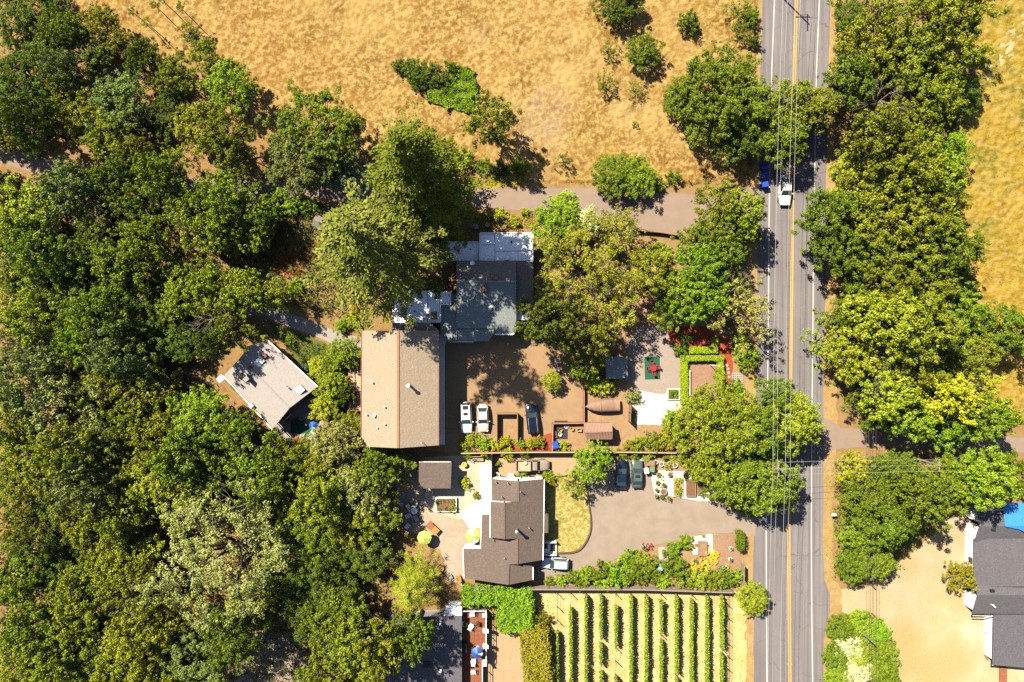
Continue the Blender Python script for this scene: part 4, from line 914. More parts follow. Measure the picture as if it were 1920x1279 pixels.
# lower house with stepped gables
t = house('gabled_house', 'house with brown shingle roof of several stepped gables beside the dry lawn', 'house', 960, 1000)
E = lambda x: 3.0 + (1018 - x) / 72 * 2.3
S_ = lambda x: 2.7 + (x - 868) / 102 * 1.75
roofpiece(t, [(x, y, E(x)) for x, y in ((972, 903), (1019.7, 898.6), (1018, 975), (1017, 1050), (970.4, 1058), (970.4, 1010), (946, 1011), (946, 943), (972, 940))], 'brown_shingle', 'white', .12)
roofpiece(t, [(922, 898.6, 3.2), (972, 903, E(972)), (972, 943, E(972)), (922, 940, 3.2)], 'brown_shingle', 'white', .12)
roofpiece(t, [(919.5, 941, 4.5), (946, 943, E(946)), (946, 1011, E(946)), (919.5, 1008, 4.5)], 'brown_shingle', 'white', .12)
roofpiece(t, [(x, y, S_(x)) for x, y in ((903.6, 965.4), (921, 965.4), (921, 1008), (946, 1011), (970.4, 1008), (970.4, 1058), (954, 1058), (953, 1097), (870.7, 1084), (868.4, 1027.6), (901.5, 1029))], 'brown_shingle', 'white', .12)
roofpiece(t, [(954, 1058, 4.1), (998.6, 1062, 3.0), (998.6, 1087.4, 3.0), (953, 1097, 4.1)], 'brown_shingle', 'white', .12)
roofpiece(t, [(1014, 963.5, 3.1), (1028, 963.5, 2.8), (1028, 999.5, 2.8), (1014, 999.5, 3.1)], 'brown_shingle', 'white', .15, .14, 'bay_roof')
for a, b in (((972, 903, E(972)), (972, 941, E(972))), ((946, 943, E(946)), (946, 1011, E(946))), ((970.4, 1010, E(970)), (970.4, 1058, E(970))), ((954, 1058, 4.15), (953, 1096, 4.15))): bar(t, a, b, .24, .05, 'brown_shingle', 'ridge_cap')
for a, b in (((1020.6, 899, 2.85), (1018, 1050, 2.85)), ((918.7, 941, 4.35), (918.7, 1008, 4.35)), ((902.6, 966, 3.1), (900.8, 1029, 3.1)), ((999.4, 1063, 2.85), (999.4, 1087, 2.85)), ((867.8, 1028, 2.55), (870, 1084, 2.55)), ((868, 1027, 2.6), (901, 1028.4, 3.1))): bar(t, a, b, .12, .14, 'white', 'gutter')
for x, y, z, h in ((930, 903, 3.5, .4), (952, 905, 4.2, .4), (941, 931, 3.9, .4), (976, 921, 4.4, .6), (992, 989, 4.0, .5), (946, 1046, 4.1, .3), (925, 1012, 3.8, .3)): pipe(t, x, y, z, .07, h, 'greyp')
pipe(t, 969, 992, 4.6, .18, 1.7, 'metal', name='flue')
wallwin(t, (1015.6, 905), (1015.6, 955), 2, .9, 2.1); wallwin(t, (930, 891.4), (1010, 891.4), 3, .9, 2.1)
t = root('front_porch', 'small white front porch with two dark mats at the gabled house', 'porch', W(1031, 1025))
p = t.location; MB().box((0, 0, .2), (1.95, 1.95, .4)).build('platform', M['white'], t); MB().box((.45, 0, .42), (.75, 1.2, .05)).build('step_mat', M['dark'], t); MB().box((-.6, .2, .42), (.5, .8, .05)).build('door_mat', M['dark'], t)
for s in (-1, 1): MB().box((0, s * .95, .85), (1.9, .07, .9)).build('side_wall', M['white'], t)

# sheds
t = house('garden_shed', 'brown-roofed garden shed on the bright patio', 'shed', 818, 888)
roofpiece(t, [(785.5, 866, 3.4), (847, 866, 3.4), (845, 916, 3.0), (785, 916, 3.0)], 'brown_shingle', 'palewood', .3); bar(t, (786, 866, 3.4), (846, 866, 3.4), .16, .1, 'offwhite', 'fascia'); wallwin(t, (795, 904.5), (845, 904.5), 2, 1, 2, .8)
t = house('metal_shed', 'small shed with ribbed brown metal roof below the covered boat', 'shed', 1122, 808)
roofpiece(t, [(1095, 793, 2.2), (1146.5, 793, 2.2), (1148.5, 809, 2.7), (1096.5, 811, 2.7)], 'metalroof', 'metalroof', .12, .05); roofpiece(t, [(1096.5, 811, 2.7), (1148.5, 809, 2.7), (1147, 824, 2.2), (1100, 824, 2.2)], 'metalroof', 'metalroof', .12, .05)
for i in range(19):
    x = 1096.5 + i * 2.8; bar(t, (x, 793, 2.2), (x + 1.6, 810.4, 2.7), .05, .045, 'metalroof', 'roof_rib')
    if x > 1099: bar(t, (x + 1.6, 810.6, 2.7), (x + .8, 824, 2.2), .05, .045, 'metalroof', 'roof_rib')
bar(t, (1096.5, 811, 2.72), (1148.5, 809, 2.72), .2, .04, 'tarp', 'ridge_cap')
t = house('grey_shed', 'flat grey-roofed shed in shade left of the gravel court', 'shed', 1155, 690)
roofpiece(t, [(1136, 669, 2.6), (1174, 669, 2.6), (1175, 710, 2.3), (1136, 710, 2.3)], 'slate_shingle', 'greywood', .2); pipe(t, 1158, 690, 2.5, .1, .2, 'offwhite'); bar(t, (1175, 665, 2.6), (1176, 712, 2.3), .12, .1, 'greywood', 'fascia')
t = root('open_enclosure', 'open-topped brown board enclosure between the cream sedan and dark car', 'enclosure', W(951, 800))
MB().box((0, 0, .03), (3.0, 4.0, .05)).build('floor', M['bare'], t)
for c, d in (((0, 2.1, .75), (3.1, .12, 1.5)), ((-1.55, 0, .75), (.12, 4.3, 1.5)), ((1.55, 0, .75), (.12, 4.3, 1.5))): MB().box(c, d).build('wall', M['wood'], t)
for x, y in ((-1.55, -2.1), (1.55, -2.1)): MB().box((x, y, .8), (.16, .16, 1.6)).build('post', M['wood'], t)

# house with brick deck at the bottom
t = house('shaded_house', 'grey-roofed house in tree shade at the bottom edge, left of the brick deck', 'house', 795, 1220)
roofpiece(t, [(724, 1160, 3.2), (866, 1155, 3.2), (866, 1330, 3.5), (724, 1330, 3.5)], 'grey_shingle', 'greyp', .4); roofpiece(t, [(836, 1136, 2.8), (866, 1138, 2.8), (866, 1155, 2.8), (832, 1155, 2.8)], 'membrane', 'white', .2, .2, 'flat_roof')
for x in (796, 802, 808): roofbox(t, x, 1246, 3.4, .3, .9, .15, 'dark', 'vent_box')
roofbox(t, 826, 1257, 3.4, .4, .5, .3, 'white', 'vent_box'); roofbox(t, 826, 1166, 3.2, .3, .7, .3, 'white', 'vent_box'); roofbox(t, 779, 1276, 3.4, .4, .2, .2, 'white', 'vent_box')
t = root('brick_deck', 'raised red brick-tiled deck with white rails at the bottom', 'deck', W(889, 1215))
P = [W(867, 1147, 1.5), W(911, 1147, 1.5), W(911, 1240, 1.5), W(904, 1240, 1.5), W(904, 1330, 1.5), W(867, 1330, 1.5)]
MB().prism([p[:2] for p in P], 0, 1.42).build('base', M['greyp'], t, t.location)
k = 0; a0, a1 = W(867, 1147, 1.5), W(911, 1330, 1.5); PP = [p[:2] for p in P]
tile = MB().box((0, 0, 0), (.56, .56, .06)).build('tile', M['brick']); tme = tile.data; bpy.data.objects.remove(tile)
for i in range(6):
    for j in range(24):
        x, y = a0.x + .3 + i * .59, a0.y - .3 - j * .59
        if inpoly(np.array([(x, y)]), PP)[0]: link('tile', tme, t, (x - t.location.x, y - t.location.y, 1.45 + random.uniform(-.006, .006)))
for a, b in (((867, 1146), (911, 1146)), ((911.5, 1146), (911.5, 1240)), ((904.5, 1240), (904.5, 1330))): bar(t, (*a, 2.4), (*b, 2.4), .1, .08, 'white', 'rail'); bar(t, (*a, 1.8), (*b, 1.8), .06, .06, 'white', 'rail')
for x, y in ((868, 1146), (889, 1146), (911.5, 1146), (911.5, 1170), (911.5, 1195), (911.5, 1220), (911.5, 1240), (904.5, 1260), (904.5, 1279)):
    p = W(x, y, 1.9) - t.location; MB().box((p.x, p.y, 1.95), (.1, .1, 1.0)).build('rail_post', M['white'], t)

# right-hand house
t = house('white_house', 'white-walled house with dark grey shingle roof at the right edge', 'house', 1880, 1080)
roofpiece(t, [(1833, 958, 2.7), (1990, 958, 2.7), (1990, 987, 3.7), (1837, 987, 3.7)], 'grey_shingle', 'white', .4); roofpiece(t, [(1837, 987, 3.7), (1990, 987, 3.7), (1990, 1022, 2.6), (1826, 1020, 2.6)], 'grey_shingle', 'white', .4)
roofpiece(t, [(1826, 1010, 2.65), (1990, 1010, 4.4), (1990, 1100, 4.4), (1826, 1100, 2.65)], 'grey_shingle', 'white', .4)
roofpiece(t, [(1826, 1092, 2.6), (1990, 1092, 2.9), (1990, 1116, 3.6), (1833, 1116, 3.6)], 'grey_shingle', 'white', .4); roofpiece(t, [(1833, 1116, 3.6), (1990, 1116, 3.6), (1990, 1152, 2.6), (1823, 1151, 2.6)], 'grey_shingle', 'white', .4)
roofpiece(t, [(1863, 1153, 2.9), (1990, 1153, 2.9), (1990, 1258, 2.6), (1861, 1247, 2.6)], 'grey_shingle', 'white', .5, .16, 'porch_roof'); bar(t, (1823, 1154, 2.55), (1893, 1155.5, 2.55), .1, .14, 'offwhite', 'fascia'); bar(t, (1862, 1156, 2.7), (1860.4, 1247, 2.45), .1, .14, 'white', 'fascia')
wallwin(t, (1808.6, 1035), (1808.6, 1055), 1, .9, 2.0, 1.1); wallwin(t, (1808.6, 1082), (1808.6, 1100), 1, .9, 2.0, 1.1)
for x, y in ((1863, 993), (1861, 1108)): roofbox(t, x, y, 3.6, .6, .35, .08, 'dark', 'roof_vent')
for x, y in ((1858, 1133), (1861, 1136)): pipe(t, x, y, 3.1, .08, .5)
mb = MB(); PT = [(1881, 943, 2.95), (1990, 943, 2.95), (1990, 987, 3.95), (1884, 987, 3.95)]; mb.slab([W(*p) for p in PT], .05); mb.slab([W(*p) for p in [(1884, 987.2, 3.95), (1990, 987.2, 3.95), (1990, 1012, 3.85), (1926, 1000, 3.72), (1912, 993, 3.83)]], .05)
o = mb.build('roof_tarp', M['tarp_blue'], None, W(1910, 965), W(1910, 965)); tag(o, 'bright blue tarpaulin over the corner of the dark grey roof', 'tarpaulin')
t = root('timber_ramp', 'brown timber plank ramp below the white house', 'ramp', W(1879, 1268))
for i in range(8): MB().box((0, 1.2 - i * .42, .25), (1.1, .38, .06), R(6)).build('plank', M['redwood'], t)
for s in (-1, 1): MB().box((s * .5, -.2, .12), (.08, 3.4, .22)).build('bearer', M['wood'], t)
# small roofs in the woods
for x, y, w, d, rz, m, lab in ((216, 426, 2.6, 1.8, .2, 'tan_shingle', 'small tan shed roof glimpsed through the west woods'), (402, 462, 2.6, 2.2, -.6, 'darkwood', 'small brown shed roof glimpsed beside the green netting'), (602, 418, 2.4, 1.8, -.4, 'umber_shingle', 'small brown shed roof left of the pale conifer')):
    p = W(x, y, 2.5); t = root('woodland_shed', lab, 'shed', (p.x, p.y, 0), rz, 'small sheds in the woods')
    MB().box((0, 0, 1.1), (w - .3, d - .3, 2.2)).build('wall', M['wood'], t)
    for s in (-1, 1): MB().slab([(-w / 2, 0, 2.8), (w / 2, 0, 2.8), (w / 2, s * d / 2, 2.25), (-w / 2, s * d / 2, 2.25)], .08).build('roof_slope', M[m], t)

# ------------------------------------------------------------------ fences and walls
def fence(name, label, pts, h, panel, matp, matpost, cat='fence', thick=.05, rail=None, gap=.03):
    P = [W(*p) for p in pts]; t = root(name, label, cat, P[0])
    for a, b in zip(P[:-1], P[1:]):
        L = (b - a).length; n = max(1, round(L / panel)); d = (b - a).normalized(); rz = math.atan2(d.y, d.x)
        for i in range(n):
            c = a + d * L * (i + .5) / n - P[0]; j = random.uniform(-.02, .02)
            MB().box((c.x + d.y * j, c.y - d.x * j, h / 2), (L / n - gap - .1, thick, h - .1), rz).build('panel', M[matp], t)
            q = a + d * L * i / n - P[0]; MB().box((q.x, q.y, h / 2), (.12, .14, h), rz).build('post', M[matpost], t)
        if rail: c = (a + b) / 2 - P[0]; MB().box((c.x, c.y, h + .03), (L, .16, .06), rz).build('cap_rail', M[rail], t)
    q = P[-1] - P[0]; MB().box((q.x, q.y, h / 2), (.12, .14, h)).build('post', M[matpost], t)
    return t
fence('panel_fence', 'long weathered grey panel fence above the vineyard', [(880, 1097), (1000, 1097), (1200, 1097.5), (1368, 1103)], 1.9, 2.2, 'greywood', 'redwood', rail='greywood')
fence('board_fence', 'reddish board fence between the parking court and the lower yard', [(866, 847), (1000, 845), (1180, 845), (1300, 847)], 1.6, 2.4, 'redwood', 'redwood', rail='palewood')
fence('grey_board_fence', 'short grey board fence beside the road at the wood-chip bed', [(1389, 1056), (1389, 1090)], 1.8, 1.4, 'greywood', 'greywood')
fence('brown_board_fence', 'short brown board fence left of the white gravel', [(1179, 756), (1178, 789)], 2.2, 1.4, 'wood', 'darkwood')
fence('yard_fence', 'brown fence between the patio and the paved yard', [(922.5, 848), (922.5, 896)], 1.7, 2.0, 'darkwood', 'wood')
fence('low_courtyard_wall', 'low brick-red wall along the right edge of the courtyard', [(1094, 726), (1094, 792), (1036, 793), (1035, 846)], .9, 3.0, 'brick', 'brick', 'wall', .2, 'terracotta')
fence('retaining_wall', 'dark timber retaining wall below the lane', [(1186, 433), (1235, 437), (1278, 444)], .9, 2.0, 'darkwood', 'darkwood', 'wall', .15, 'wood')
t = root('wire_fence', 'dark wire fence along the right side of the vineyard', 'fence', W(1363, 1110))
for i in range(9): p = W(1363, 1108 + i * 24) - t.location; MB().tube([(p.x, p.y, 0), (p.x, p.y, 1.5)], .05, 6).build('post', M['dark'], t)
for z in (.4, .8, 1.2, 1.45): a, b = W(1363, 1108) - t.location, W(1363, 1300) - t.location; MB().tube([(a.x, a.y, z), (b.x, b.y, z)], .022, 4).build('wire', M['dark'], t)
# ------------------------------------------------------------------ vehicles (built nose along +x)
def car(name, label, px, py, heading, paint_, kind='sedan', L=4.7, Wd=1.84, H=1.45, glass='carglass', sunroof=False, cat='car', rails=None, bed=None):
    t = root(name, label, cat, W(px, py, .7), R(heading)); t.location.z = .03
    w = Wd / 2; h = L / 2; pm = M[paint_]
    hood = .93 if kind != 'pickup' else 1.08; deck = {'sedan': 1.0, 'suv': 1.02, 'pickup': .98}[kind]
    st = [(-h, .62, .55, .66), (-h + .12, .80, .30, deck - .10), (-h + .45, .92, .25, deck), (-h * .45, .985, .22, deck + .02), (0, 1.0, .22, .99), (h * .38, .985, .22, hood + .04), (h * .62, .965, .22, hood - .02), (h - .42, .90, .24, hood - .11), (h - .12, .76, .30, hood - .24), (h, .56, .45, .60)]
    prof = lambda k, zb, zt: [(-w * k * .9, zb), (-w * k, zb + .18), (-w * k, (zb + zt) / 2 + .08), (-w * k * .95, zt - .08), (-w * k * .84, zt - .01), (-w * k * .4, zt + .03), (w * k * .4, zt + .03), (w * k * .84, zt - .01), (w * k * .95, zt - .08), (w * k, (zb + zt) / 2 + .08), (w * k, zb + .18), (w * k * .9, zb)]
    V = []; n = 12
    if kind == 'pickup': st = [s if s[0] > -h * .3 else (s[0] if s[0] > -h + .1 else -h, .97, .45, .98) for s in st]
    for x, k, zb, zt in st: V += [(x, y, z) for y, z in prof(k, zb, zt)]
    m = len(st); F = [(i * n + j, (i + 1) * n + j, (i + 1) * n + (j + 1) % n, i * n + (j + 1) % n) for i in range(m - 1) for j in range(n)]
    F += [tuple(range(n)), tuple(range(m * n - 1, (m - 1) * n - 1, -1))]
    MB().add(V, F).build('body', pm, t, smooth=True)
    # cabin: base and roof outlines
    xb0, xb1, xr0, xr1 = {'sedan': (-h * .80, h * .40, -h * .46, h * .06), 'suv': (-h * .95, h * .42, -h * .82, h * .10), 'pickup': (-h * .10, h * .50, -h * .02, h * .24)}[kind]
    zb, zt = .94, H; wb, wr = w * .90, w * .70
    A = [(xb0, -wb, zb), (xb1, -wb * .96, zb), (xb1, wb * .96, zb), (xb0, wb, zb)]; B = [(xr0, -wr, zt), (xr1, -wr, zt - .02), (xr1, wr, zt - .02), (xr0, wr, zt)]
    mid = [((xr0 + xr1) / 2, -wr, zt + .03), ((xr0 + xr1) / 2, wr, zt + .03)]
    cab = MB().add(A + B + mid, [(0, 1, 5, 8, 4), (1, 2, 6, 5), (2, 3, 7, 9, 6), (3, 0, 4, 7), (4, 8, 9, 7), (8, 5, 6, 9)]).build('cabin', pm, t)
    def pane(nm, q, s=.86, out=.012):
        q = [Vector(p) for p in q]; c = sum(q, Vector()) / 4; nn = (q[1] - q[0]).cross(q[2] - q[0]).normalized()
        if nn.dot(c - Vector((0, 0, .9))) < 0: nn = -nn
        P = [c + (p - c) * s + nn * out for p in q]; return MB().add(P + [p - nn * .03 for p in P], [(0, 1, 2, 3), (7, 6, 5, 4), (0, 4, 5, 1), (1, 5, 6, 2), (2, 6, 7, 3), (3, 7, 4, 0)]).build(nm, M[glass], t)
    pane('windscreen', [A[1], A[2], B[2], B[1]], .92); pane('rear_window', [A[3], A[0], B[0], B[3]], .88)
    for q in ([A[0], A[1], B[1], B[0]], [A[2], A[3], B[3], B[2]]): pane('side_window', q, .82)
    if sunroof: MB().box((xr1 * .3 + xr0 * .35, 0, zt + .028), (.42, .7, .02)).build('sunroof', M['black'], t)
    if sunroof == 2: MB().box((xr0 * .8, 0, zt + .02), (.6, .85, .02)).build('sunroof', M['black'], t)
    if rails:
        for s in (-1, 1): MB().tube([(xr0, s * wr * .95, zt + .03), ((xr0 + xr1) / 2, s * wr * .97, zt + .1), (xr1, s * wr * .95, zt + .03)], .03, 5).build('roof_rail', M[rails], t)
    for sx in (-1, 1):
        for sy in (-1, 1):
            c = (sx * h * .60, sy * (w - .12), .33); wh = MB().tube([(c[0], c[1] - .11, c[2]), (c[0], c[1] + .11, c[2])], .33, 14).build('wheel', M['tyre'], t)
            MB().tube([(c[0], c[1] + sy * .10, c[2]), (c[0], c[1] + sy * .125, c[2])], .2, 10).build('rim', M['rim'], wh)
    for s in (-1, 1):
        MB().box((h - .22, s * w * .62, .66), (.3, .36, .14), s * -.35).build('headlight', M['lamp_clear'], t); MB().box((-h + .1, s * w * .64, .78), (.14, .34, .16), s * .3).build('tail_light', M['lamp_red'], t)
        MB().box((xb1 - .35, s * (w + .09), 1.0), (.14, .2, .12)).build('door_mirror', pm, t)
    if kind == 'pickup' and bed:
        x0, x1 = -h + .08, -h * .14
        MB().box(((x0 + x1) / 2, 0, 1.03), (x1 - x0, Wd * .84, .04)).build('bed_floor', M[bed], t)
        for s in (-1, 1): MB().box(((x0 + x1) / 2, s * w * .9, 1.2), (x1 - x0, .1, .4)).build('bed_side', pm, t)
        MB().box((x0, 0, 1.2), (.1, Wd * .86, .4)).build('tailgate', M['magenta'], t); MB().box((x1, 0, 1.2), (.08, Wd * .86, .4)).build('bulkhead', pm, t)
    return t
car('parked_car', 'white wagon with two sunroof panels parked nearest the barn', 874, 783, -88, 'car_white', 'suv', 4.75, 1.86, 1.5, sunroof=2)
car('parked_car', 'cream white sedan parked second from the barn', 905.5, 784, -88, 'car_cream', 'sedan', 4.25, 1.8, 1.42)
car('parked_car', 'black-blue car parked right of the board enclosure', 998, 785, 95, 'car_navy', 'suv', 4.6, 1.84, 1.5, rails='metal')
car('parked_car', 'dark blue car in tree shade on the lower driveway', 1165, 889, 88, 'car_bluedark', 'sedan', 4.6, 1.84, 1.45)
car('parked_car', 'old grey-green sedan beside the gravel garden', 1194.5, 888, 89, 'car_green', 'sedan', 4.4, 1.74, 1.4, sunroof=1)
car('parked_car', 'silver-blue estate car nosed up to the gabled house', 1041.5, 1056, 177, 'car_silver', 'suv', 4.2, 1.76, 1.5, rails='metal')
car('pickup_truck', 'beige pickup truck with loaded bed on the tan paved yard', 999, 872, 0, 'car_beige', 'pickup', 5.1, 1.75, 1.62, cat='pickup truck', bed='palewood')
p = W(985, 868, 1.2); o = MB().lathe((0, 0, 0), [(.2, 0), (.34, .05), (.34, .18), (.2, .22)], 14).build('spare_tyre', M['stone'], None, None, (p.x, p.y, 1.08)); tag(o, 'pale round spare tyre lying in the pickup bed', 'tyre')
car('moving_car', 'white sedan driving down the road below the overhanging oak', 1472, 357, -91, 'car_white', 'sedan', 4.6, 1.86, 1.45)
# covered boat
t = root('covered_boat', 'boat under a brown tarpaulin beside the brown metal shed', 'boat', W(1131, 761, .6), R(3)); t.location.z = 0
mb = MB(); V = []; st = [(-2.75, .05, 1.05), (-2.2, .5, 1.2), (-1.3, .88, 1.3), (-.4, 1.05, 1.5), (.6, 1.1, 1.35), (1.6, 1.08, 1.2), (2.5, .98, 1.0)]
for x, w, z in st: V += [(x, -w * .7, .45), (x, -w, .85), (x, -w * .55, z * .93), (x, 0, z + random.uniform(-.04, .04)), (x, w * .55, z * .93), (x, w, .85), (x, w * .7, .45)]
F = [(i * 7 + j, (i + 1) * 7 + j, (i + 1) * 7 + j + 1, i * 7 + j + 1) for i in range(6) for j in range(6)] + [tuple(range(42, 49)), tuple(range(6, -1, -1)), ]
mb.add(V, F + [(i * 7, i * 7 + 6, (i + 1) * 7 + 6, (i + 1) * 7) for i in range(6)]).build('tarpaulin', M['tarp'], t, smooth=True)
MB().box((.4, 0, .3), (3.6, .9, .35)).build('hull', M['white'], t)
for s in (-1, 1):
    MB().tube([(.9, s * .95, .28), (.9, s * .8, .28)], .28, 12).build('trailer_wheel', M['tyre'], t)
MB().tube([(-3.3, 0, .35), (2.2, 0, .3)], .05, 6).build('trailer_bar', M['metal'], t); MB().tube([(-.4, -1.0, .87), (-.4, -.55, 1.42), (-.4, 0, 1.53), (-.4, .55, 1.42), (-.4, 1.0, .87)], .03, 6).build('tarp_rib', M['tarp'], t)
# ------------------------------------------------------------------ power lines
def upole(label, px, py, h, arms):
    t = root('utility_pole', label, 'utility pole', W(px, py), 0, 'utility poles')
    MB().tube([(0, 0, -.2), (0, 0, h * .5), (0, 0, h)], [.17, .14, .11], 9).build('shaft', M['greywood'], t)
    for z, L, rz in arms:
        a = MB().box((0, .14 if rz == 0 else 0, z), (L, .11, .13), rz).build('crossarm', M['greywood'], t)
        for s in (-.46, -.2, .2, .46):
            c = (math.cos(rz) * L * s, math.sin(rz) * L * s + (.14 if rz == 0 else 0)); MB().lathe((c[0], c[1], z + .05), [(.03, 0), (.06, .06), (.05, .12), (.02, .16)], 8).build('insulator', M['offwhite'], a)
    return t
upole('wooden utility pole among oaks at the driveway mouth', 1416, 858, 10.6, [(10.1, 2.6, 0), (9.2, 2.2, R(90))])
upole('wooden utility pole whose shadow crosses the road, top', 1437, -34, 10.6, [(10.2, 2.6, R(90)), (9.0, 2.2, 0)])
upole('wooden utility pole in the thicket right of the road', 1697, 854, 8.6, [(8.4, 1.8, R(90))])
def span(name, label, a, b, sag, r, mat, group):
    a, b = Vector(a), Vector(b); pts = []
    for i in range(17):
        s = i / 16; p = a.lerp(b, s); p.z -= 4 * sag * s * (1 - s); pts.append(p - a)
    o = MB().tube(pts, r, 5, False).build(name, M[mat], None, None, a); return tag(o, label, 'power line', group)
A0, B0 = W(1437, -34), W(1416, 858)
for i, (dx, z, nm) in enumerate(((-1.2, 10.3, 'leftmost'), (.52, 10.3, 'second'), (1.2, 10.3, 'third'), (.1, 8.6, 'lowest'))):
    span('power_line', '%s overhead wire along the road above the utility pole' % nm, (A0.x + dx, A0.y, z), (B0.x + dx, B0.y, z), 1.0 if i < 3 else 1.4, .02, 'wire', 'overhead wires along the road')
    span('power_line', '%s overhead wire along the road below the utility pole' % nm, (B0.x + dx, B0.y, z), (B0.x + dx - .6, B0.y - 55, z), 1.0, .018, 'wire', 'overhead wires along the road')
C0 = W(1697, 854)
for i, (dy, nm) in enumerate(((.9, 'upper'), (0, 'middle'), (-.9, 'lower'))):
    span('power_line', '%s wire crossing the road to the thicket pole' % nm, (B0.x, B0.y + dy, 9.3), (C0.x, C0.y + dy * .9, 8.6), .5, .018, 'wire', 'wires crossing the road')
for i, (x, nm) in enumerate(((1590, 'leftmost'), (1594, 'second'), (1602, 'third'), (1607, 'rightmost'))):
    a, b = W(x, -60), W(x - 2, 1400); span('service_line', '%s dark cable running over the grove and sandy drive' % nm, (a.x, a.y, 6.5), (b.x, b.y, 6.2), .7, .02, 'darkwire', 'dark cables east of the road')
for i, (x, y, lab) in enumerate(((1633, 1097, 'brown wooden post at the top of the sandy drive entrance'), (1634, 1150, 'brown wooden post at the bottom of the sandy drive entrance'))):
    o = MB().lathe((0, 0, -.1), [(.1, 0), (.1, 1.3), (.06, 1.36)], 8).build('gate_post', M['redwood'], None, None, W(x, y)); tag(o, lab, 'post', 'drive posts')
o = MB().lathe((0, 0, -.1), [(.13, 0), (.11, 3.0), (.1, 6.0)], 8).build('service_pole', M['greywood'], None, None, W(1602, 1175)); tag(o, 'grey pole standing in the white-flowered thicket', 'pole')
# flagpole
t = root('flagpole', 'white flagpole with red flag inside the clipped hedge square', 'flagpole', W(1331, 684.5))
MB().tube([(0, 0, 0), (0, 0, 6.8)], [.06, .035], 8).build('pole', M['white'], t); MB().lathe((0, 0, 6.8), [(.03, 0), (.08, .06), (.03, .12)], 8).build('finial', M['yellow'], t)
mb = MB(); V = []
for i in range(7):
    for j in range(4): V.append((-.06 - i * .16, .05 * math.sin(i * 1.4 + j), 6.2 - j * .28 - .04 * i))
mb.add(V, [(i * 4 + j, i * 4 + j + 1, i * 4 + j + 5, i * 4 + j + 4) for i in range(6) for j in range(3)]).build('flag', M['red'], t)

# ------------------------------------------------------------------ vineyard
GAPS = {0: [(1104, 1178)], 1: [(1104, 1134)], 2: [(1234, 1240)], 3: [(1190, 1200), (1240, 1252)], 4: [(1112, 1130), (1205, 1262)], 5: [(1160, 1163)], 6: [], 7: [(1110, 1120), (1180, 1194)], 8: [(1255, 1265)], 9: [(1104, 1118)], 10: [], 11: [(1208, 1218)]}
RN = ['first', 'second', 'third', 'fourth', 'fifth', 'sixth', 'seventh', 'eighth', 'ninth', 'tenth', 'eleventh', 'twelfth']
for i, x in enumerate((1045, 1070.5, 1099, 1127, 1155, 1183.5, 1212, 1240, 1268.5, 1297, 1326, 1353.5)):
    t = root('vine_row', '%s trellised vine row of the vineyard, counting from the left' % RN[i], 'vine row', W(x - (x - 960) * .012, 1111), 0, 'vine rows')
    y = 0.0; zend = (1300 - 1111) / PPM
    for k in range(9):
        MB().box((0, -k * 2.05, .95), (.09, .09, 1.9)).build('post', M['greywood'], t)
    for z in (.9, 1.5): MB().tube([(0, .1, z), (0, -zend, z)], .015, 4).build('wire', M['darkwire'], t)
    ys = [1111]; segs = []; cur = 1111
    for a, b in sorted(GAPS[i]):
        if a - cur > 6: segs.append((cur, a))
        cur = max(cur, b)
    segs.append((cur, 1300))
    for a, b in segs:
        L = (b - a) / PPM; n = int(L * 330); yy = -(a - 1111) / PPM - rng.random(n) * L
        th = .75 + .5 * vnoise(yy * 1.1 + i * 7, yy * 0 + i)
        p = np.stack([rng.normal(size=n) * .095 * th, yy, .6 + 1.3 * rng.random(n) * (.6 + .4 * th) + .1 * rng.normal(size=n)], 1)
        nn = np.stack([rng.normal(size=n) * .8, rng.normal(size=n) * .5, np.full(n, .6)], 1); nn /= np.linalg.norm(nn, axis=1)[:, None]
        tt = np.cross(nn, rng.normal(size=nn.shape)); tt /= np.linalg.norm(tt, axis=1)[:, None]; bb = np.cross(nn, tt); s = .11 * rng.uniform(.6, 1.3, n)[:, None]
        V = np.stack([p + tt * s, p + bb * s * .75, p - tt * s, p - bb * s * .75], 1).reshape(-1, 3)
        o = link('foliage', mesh_np('vine_foliage', V, np.arange(n * 4).reshape(-1, 4), M['leaf'], np.repeat(rng.random(n), 4)), t); o.color = (.17, .235, .012, 1)
        mb = MB()
        for k in range(max(1, int(L / 1.2))): yk = -(a - 1111) / PPM - (k + .5) * 1.2; mb.tube([(0, yk, 0), (.05, yk + .05, .5), (0, yk, 1.1)], .04, 5)
        mb.build('vine_stems', M['bark'], t)['kind'] = 'stuff'

# ------------------------------------------------------------------ clipped hedges and garden planting
def hedge(label, x0, y0, x1, y1, h, color, group=None, rnd=.05, dens=260, name='hedge', rz=0.0, size=.065, cat='hedge'):
    a, b = W(x0, y0, h), W(x1, y1, h); c = (a + b) / 2; o = leafbox(name, None, (c.x, c.y, 0), (abs(b.x - a.x), abs(b.y - a.y), h), rz, color, dens, size, rnd=rnd)
    return tag(o, label, cat, group)
hc = (.25, .33, .010)
hedge('top side of the clipped square hedge around the flagpole', 1278, 667, 1358, 677, 1.0, hc, 'clipped square hedge'); hedge('left side of the clipped square hedge around the flagpole', 1278, 678, 1290, 758, 1.0, hc, 'clipped square hedge')
hedge('right side of the clipped square hedge around the flagpole', 1347, 678, 1358, 752, 1.0, hc, 'clipped square hedge'); hedge('bottom side of the clipped square hedge around the flagpole', 1291, 748, 1330, 758, 1.0, hc, 'clipped square hedge')
hedge('long arm of the L-shaped clipped hedge below the red mulch', 1294, 651, 1335, 663, 1.0, hc, 'clipped L hedge'); hedge('short arm of the L-shaped clipped hedge below the red mulch', 1336, 634, 1346, 662, 1.0, hc, 'clipped L hedge')
